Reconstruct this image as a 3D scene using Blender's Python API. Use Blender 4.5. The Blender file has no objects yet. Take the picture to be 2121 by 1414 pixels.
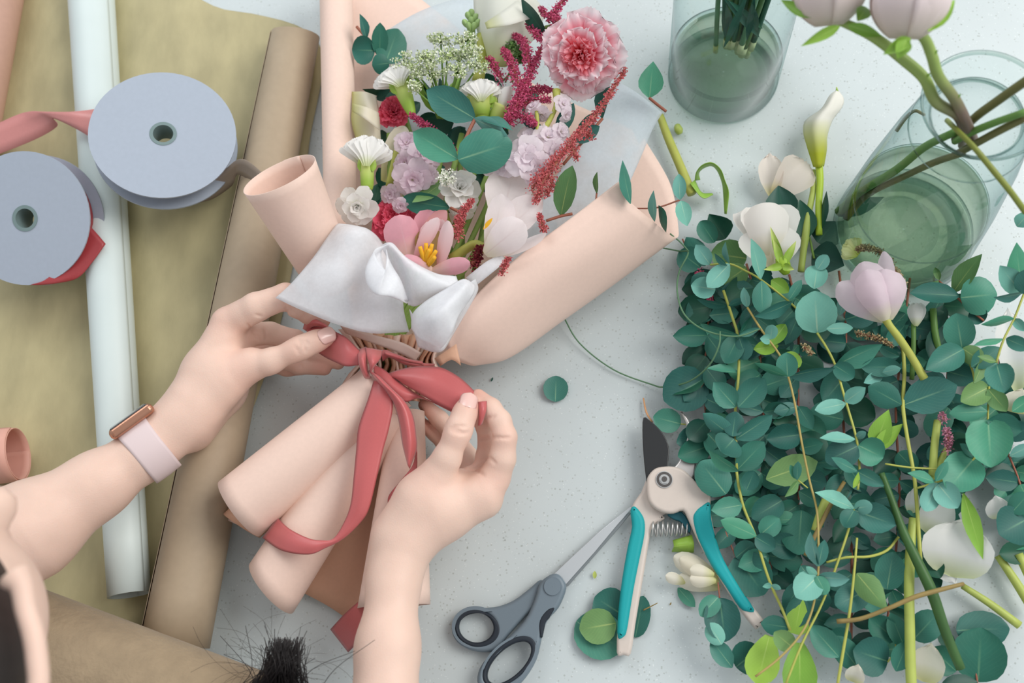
import bpy, bmesh, math, random
import numpy as np
from mathutils import Vector, Matrix

random.seed(7)
scene = bpy.context.scene
COL = scene.collection
# ---------------------------------------------------------------- camera
FPX, CX, CY = 2062.0, 1060.5, 707.0
CAM_H = 0.86                                   # camera height above the table top
NADIR = (1290.0, 1360.0)                       # where the plumb line meets the picture
_d = Vector((NADIR[0]-CX, -(NADIR[1]-CY), -FPX)).normalized()
_Z = -_d
_X = (Vector((1, 0, 0)) - _Z*_Z.x).normalized()
_Y = _Z.cross(_X)
ROT = Matrix((_X, _Y, _Z))                     # camera space -> world space
CAM = Vector((0, 0, CAM_H))
cam_data = bpy.data.cameras.new('camera')
cam_data.sensor_width = 36.0
cam_data.lens = FPX*36.0/2121.0
cam_data.clip_start = 0.02
cam_data.dof.use_dof = True
cam_data.dof.focus_distance = 0.84
cam_data.dof.aperture_fstop = 5.0
cam = bpy.data.objects.new('camera', cam_data)
COL.objects.link(cam)
cam.matrix_world = Matrix.Translation(CAM) @ ROT.to_4x4()
scene.camera = cam
scene.cycles.transparent_max_bounces = 32
# ---------------------------------------------------------------- light
scene.view_settings.view_transform = 'Standard'
scene.view_settings.look = 'None'
scene.view_settings.gamma = 1.0
scene.view_settings.exposure = 0.0
scene.view_settings.use_curve_mapping = False
world = bpy.data.worlds.new('room_daylight')
scene.world = world
world.use_nodes = True
_bg = world.node_tree.nodes['Background']
_bg.inputs[0].default_value = (0.92, 0.96, 1.0, 1)
_bg.inputs[1].default_value = 0.6

def area_light(name, loc, target, sx, sy, power, color):
    l = bpy.data.lights.new(name, 'AREA')
    l.shape = 'RECTANGLE'; l.size = sx; l.size_y = sy; l.energy = power; l.color = color
    o = bpy.data.objects.new(name, l); COL.objects.link(o)
    o.location = loc
    o.rotation_euler = (Vector(target)-Vector(loc)).to_track_quat('-Z', 'Y').to_euler()
    return o
area_light('window_daylight', (1.7, 0.9, 1.9), (-0.1, 0.2, 0.0), 1.8, 1.5, 52, (1.0, 0.97, 0.93))
area_light('far_window_daylight', (-1.2, 2.4, 2.0), (-0.1, 0.3, 0.0), 1.6, 1.4, 24, (0.95, 0.98, 1.0))

# ---------------------------------------------------------------- picture <-> place
def ray(x, y):
    return ROT @ Vector(((x-CX)/FPX, -(y-CY)/FPX, -1.0))
def P(x, y, h=0.0):
    w = ray(x, y); t = (h-CAM_H)/w.z
    return CAM + w*t
def S(x, y, h=0.0):                            # metres per pixel at that spot
    return ((h-CAM_H)/ray(x, y).z)/FPX
RIGHT = ROT @ Vector((1, 0, 0)); UP = ROT @ Vector((0, 1, 0))
def crop(ox, oy, s):
    return lambda x, y: (ox+x/s, oy+y/s)
A = crop(1340, 480, 2.716); B = crop(1340, 900, 2.716); C = crop(1360, 0, 2.5256)
D = crop(640, 0, 2.525); E = crop(690, 60, 3.535); F = crop(960, 0, 3.367)
G = crop(560, 420, 3.535); K = crop(900, 820, 2.381); Q = crop(400, 550, 2.525); W = crop(420, 860, 2.5529)

def frame(x, y, h, tilt=0, dirn=90, spin=0):
    """a frame at a spot, unit = one pixel there; z faces the viewer, tilted by `tilt` towards picture direction `dirn`"""
    o = P(x, y, h); s = S(x, y, h)
    z = (CAM-o).normalized()
    xx = (RIGHT - z*RIGHT.dot(z)).normalized(); yy = z.cross(xx)
    m = Matrix((xx, yy, z)).transposed().to_4x4()
    a = math.radians(dirn); ax = Vector((-math.sin(a), math.cos(a), 0))
    m = Matrix.Translation(o) @ m @ Matrix.Rotation(math.radians(tilt), 4, ax) @ Matrix.Rotation(math.radians(spin), 4, 'Z') @ Matrix.Scale(s, 4)
    return m

# ---------------------------------------------------------------- materials
def srgb(c):
    return tuple((v/255/12.92 if v/255 <= 0.04045 else ((v/255+0.055)/1.055)**2.4) for v in c)
MATS = {}
def mat(name, col, rough=0.6, var=0.0, noise=0.0, nscale=60, bump=0.0, bscale=200, sss=0.0, spec=0.4, metal=0.0,
        rib=None, tip=None, tipr=(0.3, 0.95), transl=0.0, sheen=0.0, edge=None, emit=None, coat=0.0, stretch=None):
    """col: sRGB 0-255. rib: colour of the midrib (uv). tip: second colour along uv v. transl: light passing through a thin sheet"""
    if name in MATS: return MATS[name]
    m = bpy.data.materials.new(name); m.use_nodes = True
    nt = m.node_tree; N = nt.nodes; L = nt.links
    b = N['Principled BSDF']
    lin = srgb(col)+(1,)
    b.inputs['Roughness'].default_value = rough
    b.inputs['Metallic'].default_value = metal
    b.inputs['Specular IOR Level'].default_value = spec
    if coat: b.inputs['Coat Weight'].default_value = coat
    if sss:
        b.inputs['Subsurface Weight'].default_value = sss
        b.inputs['Subsurface Radius'].default_value = (1.0, 0.35, 0.2)
        b.inputs['Subsurface Scale'].default_value = 0.006
    if sheen:
        b.inputs['Sheen Weight'].default_value = sheen
    rgb = N.new('ShaderNodeRGB'); rgb.outputs[0].default_value = lin
    cur = rgb.outputs[0]
    tc = N.new('ShaderNodeTexCoord')
    def mixc(fac, a, bcol, mode='MIX'):
        n = N.new('ShaderNodeMix'); n.data_type = 'RGBA'; n.blend_type = mode
        if isinstance(fac, float): n.inputs[0].default_value = fac
        else: L.new(fac, n.inputs[0])
        L.new(a, n.inputs[6])
        if isinstance(bcol, tuple): n.inputs[7].default_value = bcol
        else: L.new(bcol, n.inputs[7])
        return n.outputs[2]
    def maprange(v, a0, a1, b0, b1):
        n = N.new('ShaderNodeMapRange'); L.new(v, n.inputs[0])
        for i, q in enumerate((a0, a1, b0, b1)): n.inputs[i+1].default_value = q
        return n.outputs[0]
    if tip or rib or edge:
        sep = N.new('ShaderNodeSeparateXYZ'); L.new(tc.outputs['UV'], sep.inputs[0])
    if tip:
        cur = mixc(maprange(sep.outputs[1], tipr[0], tipr[1], 0, 1), cur, srgb(tip)+(1,))
    if var:
        oi = N.new('ShaderNodeObjectInfo')
        hs = N.new('ShaderNodeHueSaturation')
        L.new(maprange(oi.outputs['Random'], 0, 1, 1-var, 1+var), hs.inputs['Value'])
        L.new(maprange(oi.outputs['Random'], 0, 1, 0.5+var*0.09, 0.5-var*0.09), hs.inputs['Hue'])
        L.new(cur, hs.inputs['Color']); cur = hs.outputs[0]
    if noise:
        tx = N.new('ShaderNodeTexNoise'); tx.inputs['Scale'].default_value = nscale; tx.inputs['Detail'].default_value = 5
        src = tc.outputs['Object']
        geo = N.new('ShaderNodeNewGeometry'); src = geo.outputs['Position']
        if stretch:
            mp = N.new('ShaderNodeMapping'); mp.inputs['Scale'].default_value = stretch; L.new(src, mp.inputs[0]); src = mp.outputs[0]
        L.new(src, tx.inputs['Vector'])
        hs = N.new('ShaderNodeHueSaturation')
        L.new(maprange(tx.outputs[0], 0.3, 0.7, 1-noise, 1+noise), hs.inputs['Value']); L.new(cur, hs.inputs['Color']); cur = hs.outputs[0]
    if rib:
        ab = N.new('ShaderNodeMath'); ab.operation = 'SUBTRACT'; L.new(sep.outputs[0], ab.inputs[0]); ab.inputs[1].default_value = 0.5
        a2 = N.new('ShaderNodeMath'); a2.operation = 'ABSOLUTE'; L.new(ab.outputs[0], a2.inputs[0])
        f = maprange(a2.outputs[0], 0.0, 0.035, 0.75, 0.0)
        g = maprange(sep.outputs[1], 0.1, 0.85, 1.0, 0.0)
        mu = N.new('ShaderNodeMath'); mu.operation = 'MULTIPLY'; L.new(f, mu.inputs[0]); L.new(g, mu.inputs[1])
        cur = mixc(mu.outputs[0], cur, srgb(rib)+(1,))
        # side veins
        wv = N.new('ShaderNodeTexWave'); wv.inputs['Scale'].default_value = 3.2; wv.inputs['Distortion'].default_value = 2.5
        mp = N.new('ShaderNodeCombineXYZ')
        ad = N.new('ShaderNodeMath'); ad.operation = 'MULTIPLY_ADD'; L.new(a2.outputs[0], ad.inputs[0]); ad.inputs[1].default_value = -0.9; L.new(sep.outputs[1], ad.inputs[2])
        L.new(ad.outputs[0], mp.inputs[0]); L.new(mp.outputs[0], wv.inputs['Vector'])
        cur = mixc(maprange(wv.outputs[0], 0.8, 1.0, 0, 0.05), cur, srgb(rib)+(1,))
    if edge:
        ab = N.new('ShaderNodeMath'); ab.operation = 'SUBTRACT'; L.new(sep.outputs[0], ab.inputs[0]); ab.inputs[1].default_value = 0.5
        a2 = N.new('ShaderNodeMath'); a2.operation = 'ABSOLUTE'; L.new(ab.outputs[0], a2.inputs[0])
        cur = mixc(maprange(a2.outputs[0], 0.42, 0.5, 0.0, 0.8), cur, srgb(edge)+(1,))
    L.new(cur, b.inputs['Base Color'])
    if bump:
        tx = N.new('ShaderNodeTexNoise'); tx.inputs['Scale'].default_value = bscale; tx.inputs['Detail'].default_value = 6
        geo = N.new('ShaderNodeNewGeometry')
        if stretch:
            mp = N.new('ShaderNodeMapping'); mp.inputs['Scale'].default_value = stretch; L.new(geo.outputs['Position'], mp.inputs[0]); L.new(mp.outputs[0], tx.inputs['Vector'])
        else: L.new(geo.outputs['Position'], tx.inputs['Vector'])
        bp = N.new('ShaderNodeBump'); bp.inputs['Strength'].default_value = bump; bp.inputs['Distance'].default_value = 0.002
        L.new(tx.outputs[0], bp.inputs['Height']); L.new(bp.outputs[0], b.inputs['Normal'])
    if transl:
        tr = N.new('ShaderNodeBsdfTranslucent'); L.new(cur, tr.inputs[0])
        mx = N.new('ShaderNodeMixShader'); mx.inputs[0].default_value = transl
        L.new(b.outputs[0], mx.inputs[1]); L.new(tr.outputs[0], mx.inputs[2])
        L.new(mx.outputs[0], N['Material Output'].inputs[0])
    MATS[name] = m
    return m

def tissue_mat(name, col, see):
    m = mat(name, col, rough=0.7, transl=0.12, noise=0.03, nscale=500, spec=0.2)
    nt = m.node_tree; N = nt.nodes; L = nt.links
    out = N['Material Output']; src = out.inputs[0].links[0].from_socket
    tp = N.new('ShaderNodeBsdfTransparent'); mx = N.new('ShaderNodeMixShader')
    tx = N.new('ShaderNodeTexNoise'); tx.inputs['Scale'].default_value = 35; tx.inputs['Detail'].default_value = 8
    geo = N.new('ShaderNodeNewGeometry'); L.new(geo.outputs['Position'], tx.inputs['Vector'])
    mr = N.new('ShaderNodeMapRange'); L.new(tx.outputs[0], mr.inputs[0])
    mr.inputs[1].default_value = 0.35; mr.inputs[2].default_value = 0.75; mr.inputs[3].default_value = see*0.5; mr.inputs[4].default_value = see*1.4
    L.new(mr.outputs[0], mx.inputs[0])
    L.new(src, mx.inputs[1]); L.new(tp.outputs[0], mx.inputs[2]); L.new(mx.outputs[0], out.inputs[0])
    return m

def glass_mat(name, tint, edge_tint, gloss=0.9, power=4.0, base=0.03, tpow=2.0):
    """thin clear glass: light passes straight through, rims tinted, mirror-like at grazing angles"""
    m = bpy.data.materials.new(name); m.use_nodes = True
    nt = m.node_tree; N = nt.nodes; L = nt.links; N.remove(N['Principled BSDF'])
    tp = N.new('ShaderNodeBsdfTransparent'); gl = N.new('ShaderNodeBsdfGlossy'); gl.inputs['Roughness'].default_value = 0.02
    lw = N.new('ShaderNodeLayerWeight'); lw.inputs[0].default_value = 0.5
    def po(e):
        n = N.new('ShaderNodeMath'); n.operation = 'POWER'; L.new(lw.outputs['Facing'], n.inputs[0]); n.inputs[1].default_value = e; return n.outputs[0]
    mc = N.new('ShaderNodeMix'); mc.data_type = 'RGBA'; L.new(po(tpow), mc.inputs[0])
    mc.inputs[6].default_value = srgb(tint)+(1,); mc.inputs[7].default_value = srgb(edge_tint)+(1,)
    L.new(mc.outputs[2], tp.inputs[0])
    mu = N.new('ShaderNodeMath'); mu.operation = 'MULTIPLY_ADD'; L.new(po(power), mu.inputs[0]); mu.inputs[1].default_value = gloss; mu.inputs[2].default_value = base
    mx = N.new('ShaderNodeMixShader'); L.new(mu.outputs[0], mx.inputs[0]); L.new(tp.outputs[0], mx.inputs[1]); L.new(gl.outputs[0], mx.inputs[2])
    L.new(mx.outputs[0], N['Material Output'].inputs[0])
    MATS[name] = m
    return m

# ---------------------------------------------------------------- objects
def mesh_data(name, verts, faces, uvs=None, smooth=True):
    me = bpy.data.meshes.new(name)
    me.from_pydata([tuple(v) for v in verts], [], faces)
    if uvs is not None:
        ul = me.uv_layers.new(name='uv')
        idx = np.empty(len(me.loops), dtype=np.int32); me.loops.foreach_get('vertex_index', idx)
        ul.data.foreach_set('uv', np.asarray(uvs, dtype=np.float32)[idx].ravel())
    if smooth: me.polygons.foreach_set('use_smooth', [True]*len(me.polygons))
    me.update()
    return me
def link(name, me, m=None, parent=None, mw=None):
    o = bpy.data.objects.new(name, me); COL.objects.link(o)
    if m is not None and me is not None:
        if len(me.materials) == 0: me.materials.append(m)
        elif me.materials[0] != m:
            o.material_slots[0].link = 'OBJECT'; o.material_slots[0].material = m
    mw = mw or Matrix.Identity(4)
    if parent is not None:
        o.parent = parent
        o.matrix_basis = PW[parent.name].inverted() @ mw
    else:
        o.matrix_basis = mw
    PW[o.name] = mw
    return o
PW = {}
def tag(o, label, cat, group=None, kind=None):
    o['label'] = label
    if kind != 'structure' and cat: o['category'] = cat
    if group: o['group'] = group
    if kind: o['kind'] = kind
    return o
def thing(name, label, cat, loc, group=None):
    o = bpy.data.objects.new(name, None); COL.objects.link(o)
    o.empty_display_size = 0.02
    o.location = loc; PW[o.name] = Matrix.Translation(loc)
    return tag(o, label, cat, group)
def solidify(o, t, offset=0.0):
    md = o.modifiers.new('thickness', 'SOLIDIFY'); md.thickness = t; md.offset = offset
    return o
def bevel(o, w, seg=2):
    md = o.modifiers.new('rounding', 'BEVEL'); md.width = w; md.segments = seg; md.limit_method = 'ANGLE'; md.angle_limit = 0.7
    return o

def cr(p0, p1, p2, p3, t):
    return 0.5*((2*p1)+(-p0+p2)*t+(2*p0-5*p1+4*p2-p3)*t*t+(-p0+3*p1-3*p2+p3)*t*t*t)
def resample(pts, n, closed=False):
    """Catmull-Rom through pts (arrays); n samples per span"""
    p = np.asarray(pts, dtype=float); m = len(p); out = []
    spans = m if closed else m-1
    for i in range(spans):
        if closed: q = [p[(i+k-1) % m] for k in range(4)]
        else:
            a = p[i-1] if i > 0 else 2*p[0]-p[1]
            b = p[i+2] if i+2 < m else 2*p[-1]-p[-2]
            q = [a, p[i], p[i+1], b]
        for j in range(n): out.append(cr(*q, j/n))
    if not closed: out.append(p[-1])
    return np.array(out)
def w3(pts):
    return [np.array(P(*p[:3])) for p in pts]

def grid_mesh(name, G3, uvs=True):
    nu, nv = G3.shape[:2]
    verts = G3.reshape(-1, 3)
    f = [(i*nv+j, i*nv+j+1, (i+1)*nv+j+1, (i+1)*nv+j) for i in range(nu-1) for j in range(nv-1)]
    uv = [(i/(nu-1), j/(nv-1)) for i in range(nu) for j in range(nv)]
    return mesh_data(name, verts, f, uv)
def patch(name, rows, m, parent=None, n=6, nr=6, thick=0.0005, wav=0.0, seed=0, wfreq=40, world_pts=False):
    """surface through rows of (x, y, height) points; uv u across the rows, v along them"""
    R = [resample(np.array([r if world_pts else P(*r) for r in row]), n) for row in rows]
    R = np.array(R)
    G3 = np.array([resample(R[:, j], nr) for j in range(R.shape[1])]).transpose(1, 0, 2)
    if wav:
        rng = np.random.RandomState(seed); f = np.zeros(G3.shape[:2])
        for k in range(5):
            d = rng.randn(3); d /= np.linalg.norm(d)
            f += np.sin(G3 @ d*wfreq*(1+k*0.6)+rng.rand()*6)/(1+k)
        G3[:, :, 2] += f*wav
    o = link(name, grid_mesh(name, G3), m, parent)
    if thick: solidify(o, thick)
    return o

def sweep(path, radii, seg=10, cap=True, flat=1.0):
    """tube through world points"""
    p = np.asarray(path, float); n = len(p)
    t = np.gradient(p, axis=0); t /= np.linalg.norm(t, axis=1)[:, None]+1e-12
    ref = np.array([0, 0, 1.0]) if abs(t[0][2]) < 0.9 else np.array([1.0, 0, 0])
    u = np.cross(ref, t[0]); u /= np.linalg.norm(u)
    V = []; Fc = []
    for i in range(n):
        u = u-t[i]*np.dot(u, t[i]); u /= np.linalg.norm(u)+1e-12
        v = np.cross(t[i], u)
        for k in range(seg):
            a = 2*math.pi*k/seg
            V.append(p[i]+radii[i]*(u*math.cos(a)+v*math.sin(a)*flat))
    for i in range(n-1):
        for k in range(seg):
            k2 = (k+1) % seg
            Fc.append((i*seg+k, i*seg+k2, (i+1)*seg+k2, (i+1)*seg+k))
    if cap:
        Fc.append(tuple(range(seg))[::-1]); Fc.append(tuple((n-1)*seg+k for k in range(seg)))
    uv = [(k/seg, i/(n-1)) for i in range(n) for k in range(seg)]
    return V, Fc, uv
def tube(name, pts, m, parent=None, n=4, seg=8, r=None, flat=1.0):
    """pts (x, y, h, radius in pixels)"""
    w = []
    for q in pts:
        rr = (q[3] if len(q) > 3 else r)*S(*q[:3])
        w.append(np.append(np.array(P(*q[:3])), rr))
    w = resample(np.array(w), n)
    V, Fc, uv = sweep(w[:, :3], np.maximum(w[:, 3], 1e-5), seg, True, flat)
    return link(name, mesh_data(name, V, Fc, uv), m, parent)
def tubes_mesh(name, lst, m, parent=None, seg=5):
    """several world-space tubes as one mesh: [(path, radii)]"""
    V = []; Fc = []; UV = []
    for path, radii in lst:
        v, f, u = sweep(path, radii, seg)
        b = len(V); V += v; UV += u; Fc += [tuple(i+b for i in q) for q in f]
    return link(name, mesh_data(name, V, Fc, UV), m, parent)

def roll(name, a, b, m, parent=None, a0=0, a1=420, cut0=(0, 0), cut1=(0, 0), spiral=0.06, thick=0.0006, n=60, nl=14, sq=1.0, bow=0.0):
    """rolled sheet from a=(x,y,h,r) to b; angles from the top, clockwise; cut = (pixels, phase) slants an end"""
    pa, pb = np.array(P(*a[:3])), np.array(P(*b[:3])); sa, sb = S(*a[:3]), S(*b[:3])
    ra, rb = a[3]*sa, b[3]*sb
    d = pb-pa; L = np.linalg.norm(d); d /= L
    u = np.array([0, 0, 1.0]); u -= d*u.dot(d); u /= np.linalg.norm(u); s = np.cross(d, u)
    G3 = np.zeros((n+1, nl+1, 3))
    for i in range(n+1):
        f = i/n; an = math.radians(a0+(a1-a0)*f)
        for j in range(nl+1):
            g = j/nl
            o0 = cut0[0]*sa*math.cos(an-math.radians(cut0[1])); o1 = cut1[0]*sb*math.cos(an-math.radians(cut1[1]))
            r = (ra+(rb-ra)*g)*(1-spiral*f)
            q = pa+d*(L*g+o0*(1-g)+o1*g)+r*(u*math.cos(an)*sq+s*math.sin(an))
            q = q+u*bow*math.sin(math.pi*g)
            G3[i, j] = q
    o = link(name, grid_mesh(name, G3), m, parent)
    solidify(o, thick)
    return o

def plate(name, outline, h, thick, m, parent=None, holes=(), bev=0.0008, smooth=3, seg=3):
    """flat shape traced at height h (its top at h+thick), with rounded rims"""
    cu = bpy.data.curves.new(name, 'CURVE'); cu.dimensions = '2D'; cu.fill_mode = 'BOTH'
    cu.extrude = max(thick/2-bev, 1e-5); cu.bevel_depth = bev; cu.bevel_resolution = seg; cu.offset = -bev
    zt = h+thick
    for poly in [outline]+list(holes):
        w = np.array([np.array(P(p[0], p[1], zt))[:2] for p in poly])
        if smooth > 1: w = resample(w, smooth, True)
        sp = cu.splines.new('POLY'); sp.points.add(len(w)-1); sp.use_cyclic_u = True
        for i, q in enumerate(w): sp.points[i].co = (q[0], q[1], 0, 1)
    tmp = bpy.data.objects.new('tmp', cu); COL.objects.link(tmp)
    dg = bpy.context.evaluated_depsgraph_get()
    me = bpy.data.meshes.new_from_object(tmp.evaluated_get(dg)); me.name = name
    bpy.data.objects.remove(tmp)
    bm = bmesh.new(); bm.from_mesh(me); bmesh.ops.remove_doubles(bm, verts=bm.verts, dist=1e-6); bm.to_mesh(me); bm.free()
    me.materials.clear()
    o = link(name, me, m, parent, Matrix.Translation((0, 0, h+thick/2)))
    return o
def ell(cx, cy, rx, ry, rot=0, n=20):
    c, s = math.cos(math.radians(rot)), math.sin(math.radians(rot))
    return [(cx+rx*math.cos(2*math.pi*k/n)*c-ry*math.sin(2*math.pi*k/n)*s, cy+rx*math.cos(2*math.pi*k/n)*s+ry*math.sin(2*math.pi*k/n)*c) for k in range(n)]

# leaf and petal shapes: half-width along the length
PROFILES = {
 'round': [(0, .06), (.06, .55), (.2, .86), (.42, 1), (.65, .95), (.84, .7), (.95, .38), (1, .05)],
 'oval': [(0, .05), (.08, .4), (.25, .82), (.48, 1), (.7, .84), (.87, .5), (1, .03)],
 'ovate': [(0, .06), (.08, .5), (.25, .93), (.4, 1), (.6, .8), (.82, .4), (1, .02)],
 'lance': [(0, .08), (.1, .4), (.3, .9), (.45, 1), (.65, .8), (.85, .38), (1, .02)],
 'fan': [(0, .12), (.2, .25), (.45, .5), (.7, .85), (.88, 1), (.97, .85), (1, .6)],
 'heart': [(0, .12), (.05, .6), (.16, .95), (.32, 1), (.6, .86), (.85, .5), (1, .04)],
 'petal': [(0, .25), (.12, .5), (.35, .88), (.58, 1), (.8, .88), (.93, .58), (1, .12)],
 'blunt': [(0, .15), (.1, .45), (.35, .85), (.62, 1), (.85, .92), (.96, .7), (1, .42)],
 'wedge': [(0, .1), (.15, .45), (.45, .85), (.75, 1), (.92, .85), (1, .5)],
}
BLADES = {}
def blade_mesh(shape='oval', cup=0.1, bend=0.1, ruf=0.0, nf=5, seed=0, nu=8, nv=9, fold=0.0):
    if shape == 'fan': nu = 18
    key = (shape, cup, bend, ruf, nf, seed, nu, nv, fold)
    if key in BLADES: return BLADES[key]
    pr = PROFILES[shape]; xs = [p[0] for p in pr]; ys = [p[1] for p in pr]
    rng = np.random.RandomState(seed); ph = rng.rand(4)*6.28
    V = []; UV = []
    for j in range(nv+1):
        v = j/nv; v = 0.5-0.5*math.cos(math.pi*v) if shape not in ('fan',) else v
        hw = 0.5*np.interp(v, xs, ys)
        hw *= 1+0.04*math.sin(5*v+ph[0])
        for i in range(nu+1):
            u = i/nu; s = 2*u-1
            x = s*hw
            z = cup*s*s*hw*2 + bend*(4*v*(1-v)-0.0) + fold*abs(s)*hw
            yv = v
            if ruf:
                z += ruf*v*v*math.sin(nf*s*3.1+ph[1]+2*v)*(0.6+0.4*math.sin(2.3*nf*s+ph[2]))
                yv += ruf*(0.35*v*math.sin(nf*2.3*s*3+ph[3])+0.12*v*math.sin(nf*9*s+ph[0]))-(0.16 if shape == 'fan' else 0.08)*s*s*v
            V.append((x, yv, z)); UV.append((u, v))
    Fc = [(j*(nu+1)+i, j*(nu+1)+i+1, (j+1)*(nu+1)+i+1, (j+1)*(nu+1)+i) for j in range(nv) for i in range(nu)]
    me = mesh_data(shape+'_blade', V, Fc, UV)
    BLADES[key] = me
    return me
def blade(name, base, tip, w, m, parent=None, roll_=0.0, twist_up=None, **kw):
    """leaf or petal from base (x,y,h) to tip (x,y,h), w pixels wide, rolled about its length"""
    b, t = P(*base), P(*tip); s = S(*base)
    y = t-b; L = y.length; y.normalize()
    n = (CAM-b).normalized() if twist_up is None else twist_up
    n = n-y*n.dot(y); n.normalize()
    x = y.cross(n)
    M = Matrix((x, y, n)).transposed().to_4x4()
    M = Matrix.Translation(b) @ M @ Matrix.Rotation(math.radians(roll_), 4, 'Y') @ Matrix.Diagonal((w*s, L, min(w*s, L*1.2), 1))
    me = blade_mesh(**kw)
    return link(name, me, m, parent, M)
def lblade(name, M, base, direction, normal, L, w, m, parent=None, **kw):
    """blade given inside a frame matrix M (pixel units)"""
    y = Vector(direction).normalized(); n = Vector(normal); n = (n-y*n.dot(y)).normalized(); x = y.cross(n)
    T = Matrix((x, y, n)).transposed().to_4x4()
    mw = M @ Matrix.Translation(base) @ T @ Matrix.Diagonal((w, L, w, 1))
    return link(name, blade_mesh(**kw), m, parent, mw)
# ================================================================ the setting
def terrazzo():
    m = mat('pale_quartz', (200, 209, 210), rough=0.35, spec=0.35, noise=0.035, nscale=9)
    nt = m.node_tree; N = nt.nodes; L = nt.links; b = N['Principled BSDF']
    cur = b.inputs['Base Color'].links[0].from_socket
    geo = N.new('ShaderNodeNewGeometry')
    for sc, lo, hi, col, amt in ((260, 0.16, 0.24, (158, 164, 158), 0.55), (150, 0.10, 0.15, (140, 146, 140), 0.5), (330, 0.12, 0.2, (232, 238, 238), 0.6)):
        vo = N.new('ShaderNodeTexVoronoi'); vo.inputs['Scale'].default_value = sc
        L.new(geo.outputs['Position'], vo.inputs['Vector'])
        nz = N.new('ShaderNodeTexNoise'); nz.inputs['Scale'].default_value = sc*0.33; L.new(geo.outputs['Position'], nz.inputs['Vector'])
        mr = N.new('ShaderNodeMapRange'); L.new(vo.outputs['Distance'], mr.inputs[0])
        for i, q in enumerate((lo, hi, amt, 0.0)): mr.inputs[i+1].default_value = q
        m2 = N.new('ShaderNodeMapRange'); L.new(nz.outputs[0], m2.inputs[0])
        for i, q in enumerate((0.45, 0.56, 0.0, 1.0)): m2.inputs[i+1].default_value = q
        mu = N.new('ShaderNodeMath'); mu.operation = 'MULTIPLY'; L.new(mr.outputs[0], mu.inputs[0]); L.new(m2.outputs[0], mu.inputs[1])
        mx = N.new('ShaderNodeMix'); mx.data_type = 'RGBA'; L.new(mu.outputs[0], mx.inputs[0]); L.new(cur, mx.inputs[6]); mx.inputs[7].default_value = srgb(col)+(1,)
        cur = mx.outputs[2]
    L.new(cur, b.inputs['Base Color'])
    return m
def box_mesh(name, lo, hi):
    x0, y0, z0 = lo; x1, y1, z1 = hi
    v = [(x0, y0, z0), (x1, y0, z0), (x1, y1, z0), (x0, y1, z0), (x0, y0, z1), (x1, y0, z1), (x1, y1, z1), (x0, y1, z1)]
    f = [(3, 2, 1, 0), (4, 5, 6, 7), (0, 1, 5, 4), (1, 2, 6, 5), (2, 3, 7, 6), (3, 0, 4, 7)]
    return mesh_data(name, v, f, smooth=False)
FLOOR_Z = -0.92
TROT = math.radians(-27)
tb_loc = Vector((-0.62, -0.10, 0))
table = thing('work_table', 'pale speckled quartz work table under the flowers and tools', 'table', (tb_loc.x, tb_loc.y, FLOOR_Z))
TM = Matrix.Translation((tb_loc.x, tb_loc.y, 0)) @ Matrix.Rotation(TROT, 4, 'Z')
MQ = terrazzo()
o = link('tabletop', box_mesh('tabletop', (-1.25, 0, -0.03), (2.1, 1.75, 0)), MQ, table, TM); bevel(o, 0.003)
leg_m = mat('painted_leg', (225, 224, 220), rough=0.4)
lm = box_mesh('leg', (-0.03, -0.03, 0), (0.03, 0.03, -FLOOR_Z-0.03))
for lx, ly in ((-1.15, 0.1), (2.0, 0.1), (-1.15, 1.65), (2.0, 1.65)):
    q = TM @ Vector((lx, ly, 0))
    link('leg', lm, leg_m, table, Matrix.Translation((q.x, q.y, FLOOR_Z)) @ Matrix.Rotation(TROT, 4, 'Z'))
fl = link('floor', box_mesh('floor', (-3, -3, FLOOR_Z-0.05), (3, 3.5, FLOOR_Z)), mat('grey_floor', (170, 168, 162), rough=0.6, noise=0.05, nscale=4))
fl['kind'] = 'structure'

# ================================================================ papers lying on the table
olive = mat('olive_paper', (182, 172, 132), rough=0.6, noise=0.13, nscale=38, bump=0.35, bscale=90, stretch=(1.0, 0.45, 1))
rows = []
for y, xr in ((-70, 330), (10, 440), (80, 655), (300, 640), (560, 605), (800, 540), (1050, 440), (1250, 350), (1450, 280)):
    xs = np.linspace(-140, xr, 7)
    rows.append([(x, y + (-30+40*i/6 if y == -70 else 0), 0.0025+0.0012*abs(math.sin(i*2.1+y*0.006))) for i, x in enumerate(xs)])
o = patch('wrapping_sheet', rows, olive, n=8, nr=8, thick=0.0006, wav=0.0011, seed=3, wfreq=55)
tag(o, 'creased olive beige wrapping sheet spread flat under the spools', 'paper')
whitep = mat('white_roll_paper', (214, 226, 224), rough=0.45, noise=0.02, nscale=20)
t = thing('white_paper_roll', 'long narrow white paper roll lying under the ribbon spools', 'paper roll', P(230, 600, 0))
roll('sheet', (186, -60, 0.0215, 46), (268, 1232, 0.0215, 43), whitep, t, a0=-70, a1=900, spiral=0.08, n=110)
tan = mat('tan_paper', (174, 156, 132), rough=0.6, noise=0.03, nscale=120)
t = thing('tan_paper_roll', 'long tan kraft paper roll running beside the white roll', 'paper roll', P(500, 700, 0))
roll('sheet', (612, 72, 0.024, 50), (362, 1335, 0.027, 72), tan, t, a0=60, a1=840, spiral=0.1, n=100, cut0=(14, 0))
rosep = mat('rose_kraft_paper', (196, 156, 138), rough=0.6, noise=0.03, nscale=150)
t = thing('rose_paper_roll', 'dusty rose paper roll cut by the top left corner', 'paper roll', P(0, 60, 0))
roll('sheet', (14, -90, 0.022, 46), (-62, 330, 0.022, 46), rosep, t, a0=0, a1=700)
rosep2 = mat('pink_roll_paper', (222, 168, 152), rough=0.6, noise=0.02, nscale=150)
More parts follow.
